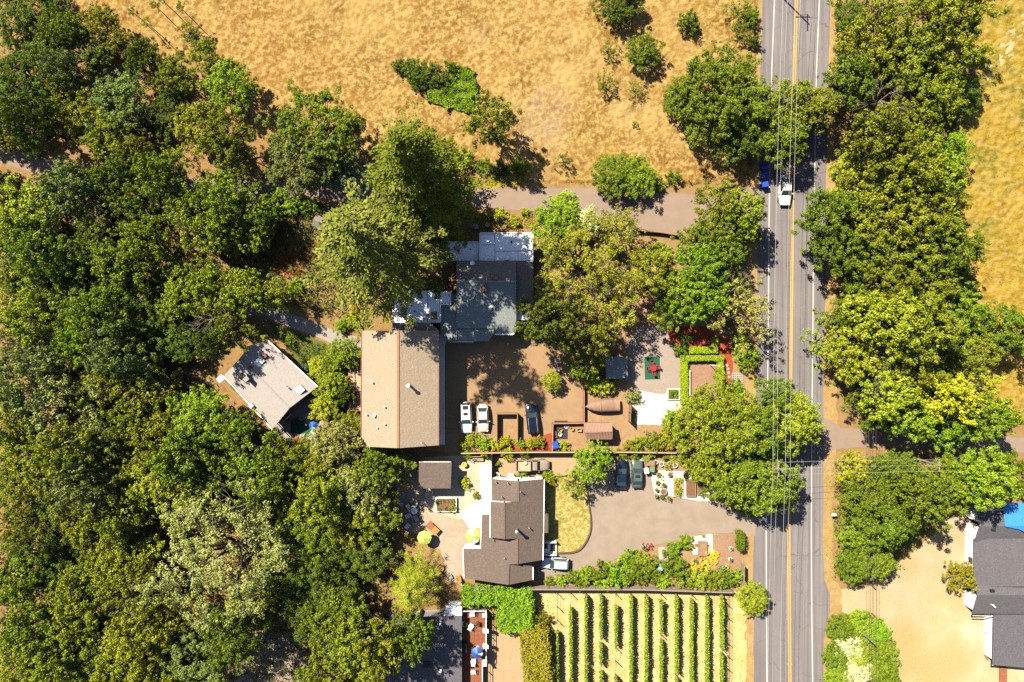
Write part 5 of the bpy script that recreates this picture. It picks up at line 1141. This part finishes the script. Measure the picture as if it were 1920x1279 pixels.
hedge('tall narrow hedge beside the road at the wood-chip bed', 1387, 1000, 1396, 1034, 1.9, 'g', rnd=.14)
o = leafbox('ivy_pergola', None, W(966, 1147, 2.6) * 1, (4.9, 6.0, 2.6), 0, (.15, .27, .010), 150, .13, rnd=.24); o.location.z = 0; tag(o, 'pergola block wholly covered in lime green ivy', 'ivy')
o = leafbox('ivy_canopy', None, W(902, 1122, 2.6) * 1, (5.2, 2.0, 2.6), 0, (.14, .25, .010), 150, .13, rnd=.24); o.location.z = 0; tag(o, 'lime green ivy arm reaching left above the brick deck', 'ivy')
o = leafbox('tall_hedge', None, W(1008, 1238, 3) * 1, (3.6, 8.6, 3.4), R(4), (.24, .21, .015), 100, .13, rnd=.28); o.location.z = 0; tag(o, 'tall golden-olive hedge left of the vineyard', 'hedge')
S(1016, 1160, 14, 'o', 'olive shrub at the top of the tall golden hedge', None, 2.2)
# shrub row along the court fence
for i, (x, y, r, c) in enumerate([(866, 834, 10, 'Y'), (886, 826, 15, 'y'), (906, 830, 15, 'l'), (928, 834, 11, 'Y'), (948, 828, 13, 'Y'), (974, 831, 10, 'l'), (994, 832, 11, 'Y'), (1012, 828, 11, 'y'), (952, 850, 12, 'Y'), (876, 851, 11, 'b'), (910, 851, 9, 'Y'), (985, 852, 9, 'o')]):
    S(x, y, r, c, '%s %s shrub along the board fence below the parked cars' % (['leftmost', 'second', 'third', 'fourth', 'fifth', 'sixth', 'seventh', 'rightmost', 'middle lower', 'left lower', 'second lower', 'right lower'][i], CN[c]), None, 1.5, group='shrub row along the board fence')
S(1033, 714, 18, 'y', 'yellow-green tree-like shrub alone on the courtyard', 'round_m0', 3.0)
for x, y, r, c, lab in ((1120, 722, 22, 'Y', 'golden leafy shrub above the covered boat, left'), (1143, 716, 18, 'y', 'yellow-green shrub above the covered boat, right'), (1103, 715, 12, 'Y', 'golden shrub at the courtyard corner'), (1186, 744, 15, 'p', 'pale spiky shrub right of the covered boat'), (1187, 778, 8, 'b', 'bright green plant at the brown board fence'),
                       (1195, 831, 14, 'y', 'yellow-green bush right of the metal shed'), (1222, 828, 20, 'o', 'olive bush at the fence below the dirt yard'), (1246, 826, 18, 'k', 'golden bush at the right end of the fence'), (1055, 838, 12, 'Y', 'golden weeds in the junk yard corner'), (1178, 834, 10, 'k', 'small golden bush beside the metal shed'),
                       (1160, 853, 12, 'y', 'yellow-green bush above the dark blue car'), (1190, 855, 13, 'g', 'green bush above the grey-green sedan'), (1216, 854, 12, 'y', 'yellow-green bush behind the brown bin'), (1250, 855, 10, 'o', 'olive bush behind the flower pots'), (1285, 862, 16, 'o', 'bare olive scrub above the gravel garden'),
                       (1310, 885, 20, 'b', 'bright green bush right of the gravel garden'), (1330, 902, 16, 'g', 'green bush over the shaded planters'),
                       (870, 905, 12, 'Y', 'golden round shrub on the bright patio'), (893, 930, 8, 'k', 'small golden potted-looking shrub on the bright patio'), (980, 891, 10, 'l', 'lime shrub at the white wall of the gabled house'), (1028, 893, 12, 'y', 'yellow-green shrub at the lawn top corner'), (1035, 905, 8, 'k', 'small golden shrub at the lawn edge'), (934, 869, 6, 'y', 'small plant at the yard fence'),
                       (560, 830, 12, 'R', 'round red-orange shrub at the cottage terrace'), (604, 806, 10, 'k', 'golden shrub right of the white lounger'), (590, 845, 10, 'l', 'lime shrub below the cottage terrace'), (572, 690, 12, 't', 'blue-green shrub beside the cottage roof'), (592, 697, 10, 's', 'pale round shrub beside the cottage roof corner'), (545, 640, 12, 'g', 'green shrub between path and cottage'),
                       (640, 612, 16, 'b', 'bright green shrub above the concrete path'), (660, 600, 14, 'Y', 'golden shrub at the upper barn corner'), (672, 580, 14, 'k', 'orange-gold shrub left of the white flat roof'), (555, 535, 14, 'l', 'lime shrub beneath the pale conifer'), (533, 545, 12, 'Y', 'golden shrub left of the pale conifer'),
                       (470, 560, 12, 'Y', 'golden shrub at the start of the concrete path'), (520, 380, 22, 'l', 'bright green shrub below the lane, left of the conifers'), (550, 385, 22, 'b', 'green shrub below the lane touching the lime one'), (585, 390, 18, 'b', 'green shrub below the lane nearest the conifers'),
                       (985, 398, 10, 'Y', 'golden weed clump on the lane bank, right'), (935, 402, 14, 'Y', 'golden weed clump on the lane bank, middle'), (965, 415, 12, 'y', 'yellow-green weed clump above the white flat roof'), (910, 405, 10, 'k', 'golden weed clump on the lane bank, left'),
                       (1150, 470, 18, 'o', 'olive shrub below the retaining wall'), (1240, 470, 16, 'b', 'green shrub below the retaining wall, right'), (975, 620, 16, 'y', 'yellow-green shrub at the white bay of the main house'), (1285, 635, 12, 'd', 'dark green shrub on the red mulch'), (1278, 655, 14, 'g', 'green shrub at the lower corner of the red mulch'),
                       (1380, 725, 16, 'b', 'bright green shrub below the stone-paved square'), (1365, 605, 12, 'o', 'olive shrub at the top of the red path')):
    S(x, y, r, c, lab, None, max(.8, r / PPM * 1.3))
# long border above the panel fence
for i, (x, y, r, c) in enumerate([(1030, 1090, 9, 'g'), (1050, 1088, 12, 'l'), (1075, 1082, 15, 'g'), (1100, 1078, 18, 'b'), (1130, 1070, 20, 'g'), (1160, 1074, 24, 'b'), (1190, 1072, 22, 'g'), (1180, 1046, 16, 'b'), (1205, 1050, 16, 'y'), (1222, 1072, 18, 'g'), (1255, 1048, 18, 'g'), (1268, 1066, 20, 'g'), (1262, 1030, 13, 'b'), (1285, 1086, 18, 'g'), (1310, 1084, 20, 'y'), (1335, 1088, 20, 'o'), (1358, 1085, 18, 'g'), (1378, 1082, 14, 'b'), (1245, 1092, 15, 'l'), (1130, 1092, 16, 'l'), (1090, 1096, 12, 'g'), (1284, 1018, 14, 'b')]):
    NM = ['far left', 'second', 'third', 'fourth', 'fifth', 'sixth', 'seventh', 'upper eighth', 'upper ninth', 'tenth', 'eleventh', 'twelfth', 'upper thirteenth', 'fourteenth', 'fifteenth', 'sixteenth', 'seventeenth', 'far right', 'lower middle', 'lower left', 'lowest left', 'topmost right']
    S(x, y, r, c, '%s %s shrub of the long border above the panel fence' % (NM[i], CN[c]), None, max(1.0, r / PPM * 1.35), group='long shrub border')
for i, (x, y, r) in enumerate([(1328, 1040, 9), (1338, 1052, 9), (1322, 1062, 11), (1342, 1040, 8), (1310, 1068, 9), (1300, 1060, 8), (1318, 1050, 6), (1364, 1061, 5)]):
    S(x, y, r, (.62, .38, .012), '%s clump of orange-yellow flowers round the small raised bed' % ['top', 'right', 'lower', 'upper right', 'lower left', 'left', 'middle', 'lone far right'][i], 'bush%d' % (i % 2), .6, 'flowers', group='orange-yellow flower clumps')
S(1219, 1025, 7, (.55, .10, .14), 'pink flowering shrub at the driveway edge', 'bush0', .9, 'flowers'); S(1209, 1027, 7, 's', 'grey shrub beside the pink flowers', 'bush1', .9)
S(1304, 1052, 5, 't', 'blue-green agave-like plant by the small raised bed', 'bush1', .7, 'plant')
for i, (x, y) in enumerate(((1299, 1008), (1319, 1005), (1328, 1024), (1305, 1022))): S(x, y, 4.5, 'Y', '%s yellow tuft on the white gravel bed' % ['left', 'top', 'right', 'middle'][i], 'bush%d' % (i % 2), .4, 'plant', group='yellow tufts on white gravel')
for i, (x, y, r, c, k) in enumerate([(1575, 1178, 26, 'g', 'round_m0'), (1610, 1168, 24, 'b', 'round_m1'), (1640, 1185, 24, 'l', 'round_m0'), (1640, 1232, 36, 'g', 'round_m1'), (1600, 1255, 32, 'w', 'round_m0'), (1568, 1230, 26, 'g', 'round_m1'), (1590, 1215, 24, 'w', 'round_m1'), (1570, 1272, 26, 'b', 'round_m0'), (1655, 1268, 26, 'g', 'round_m1'), (1605, 1230, 24, 'y', 'round_m0')]):
    S(x, y, r, c, '%s %s bush of the roadside thicket at the bottom right' % (['upper left', 'top middle', 'top right', 'right', 'lower', 'left', 'middle', 'bottom left', 'bottom right', 'central'][i], CN[c]), k, 2.6, group='bottom roadside thicket')
patch('rambling_ground_cover', [(1547, 1165), (1660, 1160), (1680, 1240), (1680, 1300), (1547, 1300)], (.12, .18, .014), .1, 1.2, 60, .13, 'green ground cover of the bottom roadside thicket', 'ground cover', 'stuff')
patch('border_ground_cover', [(1030, 1096), (1110, 1072), (1180, 1048), (1230, 1034), (1260, 1080), (1385, 1074), (1385, 1098), (1030, 1100)], (.14, .17, .014), .05, .6, 90, .10, 'low green growth under the long border', 'ground cover', 'stuff')
patch('bank_weeds', [(880, 395), (1000, 402), (1010, 425), (900, 428)], (.30, .24, .014), .05, .5, 70, .10, 'yellow weeds on the bank below the lane', 'weeds', 'stuff')
patch('lane_edge_grass', [(868, 324), (985, 322), (985, 344), (935, 350), (868, 349)], (.34, .31, .014), .05, .4, 120, .10, 'yellow-green grass on the upper lane edge', 'grass', 'stuff')
patch('cottage_garden_cover', [(510, 612), (560, 628), (640, 660), (672, 672), (650, 760), (640, 800), (612, 790), (600, 730), (548, 665)], (.06, .10, .012), .05, .6, 40, .12, 'low green planting between cottage and barn', 'ground cover', 'stuff')
patch('field_green_growth', [(690, 200), (740, 180), (795, 188), (788, 225), (722, 242)], (.26, .29, .014), .05, .35, 40, .10, 'yellow-green growth on the damp field patch', 'grass', 'stuff')

# ------------------------------------------------------------------ bins, furniture, pots
def bin_(label, px, py, mat, rz=0.0, group=None, s=1.0):
    t = root('wheeled_bin', label, 'bin', W(px, py, .5), rz, group, (s, s, s)); t.location.z = .03
    MB().box((0, 0, .55), (.55, .62, .95), 0, 1.12).build('body', M[mat], t); MB().box((0, -.02, 1.06), (.68, .78, .07), 0, .93).build('lid', M[mat], t); MB().tube([(-.28, .42, 1.0), (.28, .42, 1.0)], .03, 6).build('handle', M[mat], t)
    for s_ in (-1, 1): MB().tube([(s_ * .3, .3, .13), (s_ * .22, .3, .13)], .13, 10).build('wheel', M['tyre'], t)
for i, y in enumerate((314, 331, 347.5)): bin_('%s of three blue wheeled bins at the road edge' % ['top', 'middle', 'bottom'][i], 1432, y, 'bin_blue', R(90 + i * 6), 'blue bins at the road', 1.15)
bin_('white lidded bin right of the grey-green sedan', 1211, 882, 'white', .2, None, 1.0); bin_('green wheeled bin right of the white one', 1221.5, 878.5, 'green_bin', -.1, None, 1.1)
o = MB().box((0, 0, .45), (1.3, .75, .9)).box((0, 0, .93), (1.36, .8, .06)).build('storage_chest', M['tarp'], None, None, W(1217.5, 866.5)); tag(o, 'tan lidded storage chest above the white and green bins', 'chest')
bin_('blue bin in the junk yard corner', 1041, 833, 'bin_blue', .3, None, 1.3); bin_('grey bin left of the white flat roof, top', 893, 426, 'greyp', .2); 
o = MB().lathe((0, 0, 0), [(.3, 0), (.32, .6), (.36, .62), (.36, .7), (.3, .72)], 14).build('water_tub', M['stone'], None, None, W(914, 423)); tag(o, 'round pale tub above the white flat roof', 'tub')

def chair(label, px, py, rz, mat, seat=None, group=None, s=1.0, z=0.02, lounge=False):
    t = root('lounger' if lounge else 'chair', label, 'lounger' if lounge else 'chair', W(px, py, z), rz, group, (s, s, s)); t.location.z = z; L = 1.75 if lounge else .52
    MB().box((0, 0, .40), (L, .55, .07)).build('seat', M[seat or mat], t)
    q = MB(); x = -L / 2; q.add([(x, -.27, .42), (x, .27, .42), (x - .22, .27, .92), (x - .22, -.27, .92), (x - .06, -.27, .42), (x - .06, .27, .42), (x - .28, .27, .92), (x - .28, -.27, .92)], [(0, 1, 2, 3), (7, 6, 5, 4), (0, 4, 5, 1), (3, 2, 6, 7), (0, 3, 7, 4), (1, 5, 6, 2)]).build('backrest', M[seat or mat], t)
    for sx in (-1, 1):
        for sy in (-1, 1): MB().box((sx * (L / 2 - .05), sy * .25, .19), (.05, .05, .38)).build('leg', M[mat], t)
    if not lounge:
        for sy in (-1, 1): MB().box((-.02, sy * .31, .62), (.5, .06, .04)).build('armrest', M[mat], t)
def rtable(label, px, py, r, mat, z=.02, h=.72):
    t = root('round_table', label, 'table', W(px, py, z)); t.location.z = z
    MB().lathe((0, 0, h - .04), [(r, 0), (r, .04)], 18).build('tabletop', M[mat], t); MB().lathe((0, 0, 0), [(.28, 0), (.26, .04), (.05, .06), (.05, h - .04)], 10).build('pedestal', M[mat], t)
def parasol(label, px, py, r, mat, h=2.3, z=.02, n=8, mats=None):
    t = root('parasol', label, 'parasol', W(px, py, h)); t.location.z = z
    MB().tube([(0, 0, 0), (0, 0, h + .1)], .035, 6).build('pole', M['metal'], t); MB().lathe((0, 0, 0), [(.3, 0), (.28, .1), (.06, .14)], 12).build('base', M['stone'], t)
    for k in range(n):
        a, b = 2 * math.pi * k / n, 2 * math.pi * (k + 1) / n; q = [(0, 0, h), (r * math.cos(a), r * math.sin(a), h - .45), (r * math.cos(b), r * math.sin(b), h - .45)]
        MB().slab(q, .025).build('canopy_panel', M[mats[k % len(mats)] if mats else mat], t); MB().tube([(0, 0, h - .03), (r * math.cos(a), r * math.sin(a), h - .48)], .015, 4).build('rib', M['metal'], t)
# patio of the gabled house
for i, (x, y, rz, m, lab) in enumerate([(766.5, 948, 2.2, 'white', 'white-seated dark chair at the upper left of the patio group'), (780.5, 940.5, 1.2, 'greyp', 'grey chair at the top of the patio group'), (765, 966, 3.6, 'white', 'white chair at the lower left of the patio group'), (782, 972, 5.2, 'offwhite', 'dark-framed chair with pale seat at the lower right of the patio group'), (764, 986, 4, 'white', 'white chair partly under the patio trees')]):
    chair(lab, x, y, rz, 'dark', m, 'patio chairs', 1.25)
rtable('round glass-white table among the patio chairs', 777.5, 956.5, .5, 'white'); rtable('small round orange table on the patio, left', 762, 956, .35, 'orange', h=.5); rtable('round yellow table by the ladder frame on the tan patio', 871, 870, .42, 'yellow', h=.6)
t = root('table', 'orange wooden table at the foot of the patio chairs', 'table', W(812, 988), R(-42)); MB().box((.55, 0, .72), (1.0, 1.0, .06)).build('tabletop', M['orange'], t); MB().box((-.5, 0, .72), (1.0, 1.0, .06)).build('tabletop', M['redwood'], t)
for sx in (-1, 1):
    for sy in (-1, 1): MB().box((sx * .85, sy * .42, .35), (.07, .07, .7)).build('leg', M['wood'], t)
parasol('olive-lime parasol in shade at the left of the patio', 795, 1010, 1.1, 'lime'); parasol('lime and white parasol beside the gabled house', 887, 1007, 1.15, 'lime', 2.4, mats=['lime', 'lime', 'white', 'lime'])
for i, (x, y, rz) in enumerate(((761, 906, .4), (766, 910, .4))): chair('%s yellow garden chair at the upper left of the patio' % ['left', 'right'][i], x, y, rz, 'yellow', None, 'yellow garden chairs', .95)
chair('yellow chair beside the golden conifer', 828, 1064, 1, 'yellow', None, None, 1.1); chair('orange chair beside the gabled house wall, lower left', 860, 1081, 2, 'orange', None, None, 1.1); chair('grey chair next to the orange chair', 845, 1080, .5, 'greyp')
t = root('timber_bench', 'timber frame bench under the shrubs at the top of the patio', 'bench', W(896, 859)); 
for y in (-.25, 0, .25): MB().box((0, y, .45), (1.7, .16, .05)).build('slat', M['palewood'], t)
for s in (-1, 1): MB().box((s * .8, 0, .24), (.1, .6, .42)).build('leg', M['palewood'], t)
MB().box((0, .38, .8), (1.7, .06, .35)).build('backrest', M['palewood'], t)

def bed(label, px, py, L, Wd, mat, soil, rz=0.0, h=.45, plants=(), cat='raised bed', name='raised_bed', lip=.12):
    t = root(name, label, cat, W(px, py), rz)
    for c, d in (((0, Wd / 2 - lip / 2, h / 2), (L, lip, h)), ((0, -Wd / 2 + lip / 2, h / 2), (L, lip, h)), ((L / 2 - lip / 2, 0, h / 2), (lip, Wd - 2 * lip, h)), ((-L / 2 + lip / 2, 0, h / 2), (lip, Wd - 2 * lip, h))): MB().box(c, d).build('board', M[mat], t)
    MB().box((0, 0, h * .4), (L - 2 * lip, Wd - 2 * lip, h * .8)).build('soil', M[soil], t)
    for x, y, s, c in plants:
        o = link('plant', PROTO['bush%d' % random.randrange(2)]['crown'], t, (x, y, h * .7)); o.color = (*(LC[c] if isinstance(c, str) else c), 1); o.scale = (s, s, s)
    return t
bed('white-framed raised bed with herbs on the tan patio', 837, 945.5, 3.2, 2.15, 'white', 'soil', 0, .5, [(-1.1, .6, .4, 'l'), (-1.1, -.7, .4, 'b'), (.9, .5, .6, 'y'), (1.1, -.4, .6, 'l'), (.3, .7, .35, 'k'), (0, -.6, .4, 'd'), (-.4, .6, .3, 'o'), (.6, -.7, .5, 'y')])
bed('yellow-grassed low bed in the gravel garden', 1271, 913, 1.5, 2.9, 'stone', 'lawn', 0, .25, [(-.3, .9, .5, 'Y'), (.3, 1.1, .5, 'Y'), (0, -.9, .6, 'l'), (-.2, .2, .35, 'k'), (.3, -.3, .4, 'k'), (-.4, -.5, .4, 'Y')])
bed('empty brown wooden raised bed in the gravel garden', 1294.5, 914, 1.45, 2.6, 'wood', 'soil', 0, .5); bed('brown planter box in oak shade at the gravel garden end', 1338, 929, 1.3, 1.0, 'wood', 'soil', 0, .4, [(-.2, .1, .35, 'g'), (.3, 0, .3, 'y')])
bed('dark planter in oak shade beside the brown bed', 1314, 915, 1.2, 1.9, 'wood', 'soil', 0, .4, [(0, .3, .4, 'd'), (0, -.5, .4, 'g')])
bed('tall brown raised bed on the white gravel of the flower garden', 1316.5, 1028, 1.3, 2.2, 'wood', 'mulch', 0, .45); bed('small brown raised bed among orange-yellow flowers', 1327, 1049, .7, 1.1, 'wood', 'mulch', 0, .35)
bed('eight-sided white-edged planter on the gravel court', 1262, 739, 1.9, 1.75, 'white', 'grass', 0, .35, [(-.3, .3, .5, 'b'), (.3, -.3, .4, 'l'), (-.4, -.4, .4, 'g'), (.4, .4, .4, 'b')], 'planter', 'planter')
S(1317, 926, 8, 't', 'blue-green spiky plant at the edge of the gravel garden', 'bush1', .9, 'plant'); S(1353, 938, 5, 'g', 'small round shrub at the right tip of the gravel garden', 'bush0', .8)
t = root('stone_bench', 'long pale stone-topped bench in the shrub border', 'bench', W(1241, 1043), R(4)); MB().box((-.1, 0, .62), (1.0, 3.2, .12)).build('seat', M['stone'], t); MB().box((.55, .1, .35), (.5, 3.0, .5)).build('side_shelf', M['greywood'], t)
for s in (-1, 1): MB().box((-.1, s * 1.3, .3), (.8, .25, .55)).build('leg', M['stone'], t)
o = MB().lathe((0, 0, 0), [(.28, 0), (.36, .4), (.4, .75), (.3, .8)], 14).build('rain_barrel', M['sky_blue'], None, None, W(1236, 1065)); tag(o, 'light blue round tub at the foot of the stone bench', 'tub')
o = MB().lathe((0, 0, 0), [(.25, 0), (.33, .5), (.2, .62)], 10).build('garden_urn', M['teal'], None, None, W(1355, 1062)); tag(o, 'teal green urn among the flowers beside the road fence', 'urn')

def pot(label, px, py, r, mat='terracotta', c='b', h=.4, plant=.5, group=None, z=0.02):
    t = root('plant_pot', label, 'plant pot', W(px, py), 0, group); t.location.z = z
    MB().lathe((0, 0, 0), [(r * .7, 0), (r, h * .85), (r * 1.08, h * .86), (r * 1.08, h), (r * .9, h)], 14).build('pot', M[mat], t); MB().lathe((0, 0, h * .8), [(r * .85, 0), (r * .88, h * .21)], 12).build('soil', M['soil'], t)
    if plant: o = link('plant', PROTO['bush%d' % random.randrange(2)]['crown'], t, (0, 0, h * .8)); o.color = (*LC[c], 1); o.scale = (plant, plant, plant * 1.2)
for x, y, r, m, c, pl, lab in ((1254.5, 889.5, .32, 'greywood', 'k', .3, 'barrel pot at the top of the gravel garden, left'), (1283.5, 891.5, .32, 'greywood', 'y', .3, 'barrel pot at the top of the gravel garden, right'), (1230, 917.5, .28, 'greywood', 'k', .3, 'dark pot at the left edge of the gravel garden'), (1243, 921, .5, 'stone', 'k', 0, 'large pale round planter in the gravel garden'), (1229, 929, .28, 'stone', 'y', .4, 'pot at the lower left corner of the gravel garden'),
                           (1240, 931, .28, 'dark', 'g', .45, 'dark pot with green plant at the driveway edge'), (1252, 932.5, .25, 'stone', 'y', .5, 'low pot with yellow-green plants at the driveway edge'), (1243, 908, .3, 'stone', 'o', .45, 'pot with olive plant left of the yellow bed'), (1231, 904, .28, 'stone', 'o', .55, 'upper left pot with olive plant in the gravel garden'), (1264.5, 871.5, .34, 'white', 'k', 0, 'empty white pot on the bank above the gravel garden'), (1254, 868, .26, 'white', 'y', .3, 'white pot beside the yellow plant on the bank'), (1239, 869, .34, 'white', 'y', 0, 'white pot on the bank, middle'), (1229, 865.5, .3, 'white', 'y', 0, 'white pot on the bank, left'),
                           (1248, 874, .3, 'stone', 'Y', .7, 'yellow flowering pot on the bank above the gravel garden'), (1369, 1027, .26, 'white', 'g', .25, 'upper white pot on the wood-chip bed'), (1368, 1047, .28, 'white', 'b', .35, 'lower white pot on the wood-chip bed'), (1848.5, 1184, .38, 'terracotta', 'k', 0, 'upper terracotta tub at the white house'), (1848.5, 1228, .38, 'terracotta', 'k', 0, 'lower terracotta tub at the white house'),
                           (930.5, 891, .5, 'white', 'k', 0, 'round white tub at the top corner of the gabled house'), (1233, 889, .3, 'stone', 'y', .6, 'yellow-green potted plant beside the green bin')):
    pot(lab, x, y, r, m, c, .5, pl)
o = MB().box((0, 0, .4), (.85, .6, .8)).box((0, 0, .83), (.7, .45, .06)).build('heat_pump', M['white'], None, None, W(958.5, 891)); tag(o, 'white box unit at the wall of the gabled house', 'air conditioner')
# gravel court: green mat with a red table set
o = MB().box((0, 0, .012), (2.35, 3.45, .02)).build('outdoor_carpet', M['carpet'], None, None, (*W(1223, 690)[:2], .026), R(2)); tag(o, 'dark green outdoor carpet on the grey gravel court', 'carpet')
rtable('red round table in the middle of the green carpet', 1223.5, 690, .5, 'red', .05)
for i, (x, y, rz) in enumerate(((1221.5, 681, -1.5), (1226, 699, 1.6), (1216, 691, 0), (1231, 689, 3.1))): chair('%s red chair on the green carpet' % ['upper', 'lower', 'left', 'right'][i], x, y, rz, 'red', None, 'red chairs on the carpet', .85, .05)
for i, (x, y) in enumerate(((1363, 685), (1365, 692), (1366, 699), (1367, 707))): o = MB().lathe((0, 0, 0), [(.22, 0), (.22, .04), (.2, .05)], 12).build('stepping_stone', M['stone'], None, None, (*W(x, y)[:2], .026)); tag(o, '%s pale round stepping stone on the red path' % ['top', 'second', 'third', 'bottom'][i], 'stepping stone', 'stepping stones')
t = root('stone_square', 'square of loose pale paving stones beside the red path', 'paving', W(1382, 710))
for i in range(6):
    for j in range(6): MB().box(((i - 2.5) * .3, (j - 2.5) * .3, .06 + random.random() * .05), (.24, .24, .14), random.random()).build('stone', M['stone'], t)
o = MB().box((0, 0, .25), (.25, 4.6, .5)).build('kerb_stones', M['offwhite'], None, None, W(1291.5, 722)); tag(o, 'row of white edging blocks inside the left hedge', 'edging')
# junk yard by the court
for x, y, k, lab in ((1062, 800, 'tyre', 'grey tyre lying in the junk yard'), (1038.5, 812, 'box', 'grey crate at the junk yard wall'), (1051, 806, 'orange', 'orange tub in the junk yard'), (1072, 804, 'yellow', 'yellow bucket in the junk yard'), (1069, 794, 'bluebox', 'blue crate at the top of the junk yard'), (1040, 817, 'wood', 'brown wooden crate in the junk yard'), (1086, 806, 'pale', 'pale crate left of the metal shed'), (1050, 814, 'white', 'white bucket in the junk yard')):
    p = W(x, y)
    if k == 'tyre': o = MB().lathe((0, 0, 0), [(.2, 0), (.36, .03), (.38, .1), (.36, .18), (.2, .2), (.19, .1)], 16).build('old_tyre', M['greyp'], None, None, p); c = 'tyre'
    elif k in ('orange', 'yellow', 'white'): o = MB().lathe((0, 0, 0), [(.2, 0), (.28, .38), (.3, .4), (.26, .4), (.2, .06)], 12).build('bucket', M[k], None, None, p); c = 'bucket'
    else:
        m = {'box': 'greyp', 'bluebox': 'bin_blue', 'wood': 'wood', 'pale': 'palewood'}[k]; mb = MB()
        for cc, d in (((0, 0, .03), (.7, .5, .06)), ((.33, 0, .22), (.05, .5, .4)), ((-.33, 0, .22), (.05, .5, .4)), ((0, .23, .22), (.6, .05, .4)), ((0, -.23, .22), (.6, .05, .4))): mb.box(cc, d)
        o = mb.build('crate', M[m], None, None, p); c = 'crate'
    tag(o, lab, c)
o = MB().slab([(-1.0, -1.4, .05), (1.0, -1.4, .05), (1.0, 1.4, .05), (-1.0, 1.4, .05)], .04).build('dark_ground_sheet', M['dark'], None, None, W(1052, 806)); tag(o, 'dark ground sheet under the junk yard things', 'ground sheet')
t = root('lamp_post', 'thin white lamp post leaning out over the courtyard', 'lamp post', W(1046, 694)); MB().tube([(0, 0, 0), (0, 0, 3.5), (-.6, 1.4, 5.0)], .05, 6).build('shaft', M['white'], t); MB().box((-.7, 1.6, 5.0), (.25, .5, .1)).build('lamp_head', M['white'], t); MB().box((0, 0, .25), (.6, .35, .5)).build('base', M['offwhite'], t)
# cottage terrace
o = MB().box((0, 0, .012), (2.9, 2.1, .02)).build('terrace_carpet', M['carpet'], None, None, (*W(563, 800)[:2], .02), R(-3)); tag(o, 'dark green carpet on the cottage terrace', 'carpet')
o = MB().box((0, 0, .012), (1.5, 1.9, .02)).build('terrace_carpet', M['carpet'], None, None, (*W(583, 818)[:2], .024), R(35)); tag(o, 'smaller green carpet under the white lounger', 'carpet')
chair('white cushioned lounger on the small green carpet', 584.5, 821.5, R(-32), 'offwhite', 'white', None, 1.0, .03, True); chair('pale armchair between the lounger and blue parasol', 587, 811, R(150), 'offwhite', 'cream', None, 1.15, .03)
chair('grey slatted lounger in shade on the cottage terrace', 578, 777, R(40), 'metal', 'greyp', None, 1.0, .03, True); chair('grey chair below the shaded lounger', 581, 789, R(40), 'metal', 'greyp', None, 1.1, .03)
parasol('blue and white parasol on the cottage terrace', 586, 799, .68, 'blue', 2.0, mats=['blue', 'blue', 'blue', 'blue', 'blue', 'sky_blue', 'white', 'blue'])
t = root('terrace_wall', 'low brick-red curved bed wall at the cottage gable', 'wall', W(541, 782))
for i in range(9):
    a = math.pi * (.98 + i * .1); MB().box((.2 + 1.5 * math.cos(a), .5 + 1.0 * math.sin(a), .2), (.5, .22, .4), a + R(90)).build('block', M['brick'], t)
o = MB().box((0, 0, .9), (2.0, .1, .7), R(43)).build('gable_window_box', M['white'], None, None, W(541, 784)); tag(o, 'white slanted window hood at the cottage gable', 'window hood')
# brick deck furniture
rp = 1.5
rtable('round table under the blue parasol on the brick deck', 895, 1217, .5, 'white', rp); parasol('round blue parasol on the brick deck', 895.5, 1218, .85, 'blue', 2.3, rp, 12, ['blue'] * 11 + ['white'])
for i, (x, y, rz) in enumerate(((888, 1237, 1.5), (909, 1237, 1.6), (888, 1258, -1.5), (909, 1208, 3.1), (909, 1179, 3.1), (868.5, 1167, 0), (884, 1171, 1), (886, 1151, -1.5), (909, 1152, -1.5))): chair('%s white chair on the brick deck' % ['lower left', 'lower right', 'bottom', 'right middle', 'upper right', 'far left', 'upper middle', 'top left', 'top right'][i], x, y, rz, 'white', None, 'white chairs on the brick deck', 1.05, rp)
t = root('barbecue', 'black barbecue table against the left side of the brick deck', 'barbecue', W(872, 1210, rp)); t.location.z = rp; MB().box((0, 0, .8), (.8, 1.7, .35), 0, .85).build('hood', M['black'], t); MB().box((0, 0, .55), (.85, 1.75, .12)).build('shelf', M['dark'], t)
for sx in (-1, 1):
    for sy in (-1, 1): MB().box((sx * .35, sy * .75, .25), (.06, .06, .5)).build('leg', M['dark'], t)
for x, y, lab in ((875, 1160, 'left dark round planter on the brick deck'), (897, 1160, 'right dark round planter on the brick deck')): pot(lab, x, y, .34, 'dark', 'd', .5, .4, None, rp)
# mailbox, netting
t = root('mailbox', 'white mailbox on a post at the right road verge', 'mailbox', W(1557, 962)); MB().box((0, 0, .55), (.1, .1, 1.1)).build('post', M['wood'], t); MB().tube([(-.32, 0, 1.2), (.32, 0, 1.2)], .2, 12).build('box', M['white'], t); MB().box((0, 0, 1.02), (.7, .45, .05)).build('shelf', M['greywood'], t)
patch('green_netting', [(372, 505), (392, 492), (408, 500), (400, 515), (380, 518)], (.02, .28, .14), .3, .5, 120, .2, 'bright green netting spread in the woods', 'netting')
for i, (x, y) in enumerate(((1408, 352), (1413, 360))):
    p = W(x, y); o = MB().tube([(0, 0, 0), (.5, -.5, .25), (1.3, -1.2, .08)], .05, 6).build('fallen_branch', M['bark'], None, None, p); tag(o, '%s fallen branch lying by the blue bins' % ['upper', 'lower'][i], 'branch', 'fallen branches')
for i, x in enumerate((945, 1040, 1073, 1245, 1290)): o = MB().lathe((0, 0, -.1), [(.08, 0), (.08, 1.3), (.04, 1.35)], 7).build('fence_post', M['greywood'], None, None, W(x, [318, 318, 312, 330, 340][i])); tag(o, '%s grey fence post on the field edge above the lane' % ['leftmost', 'second', 'third', 'fourth', 'rightmost'][i], 'post', 'field edge posts')
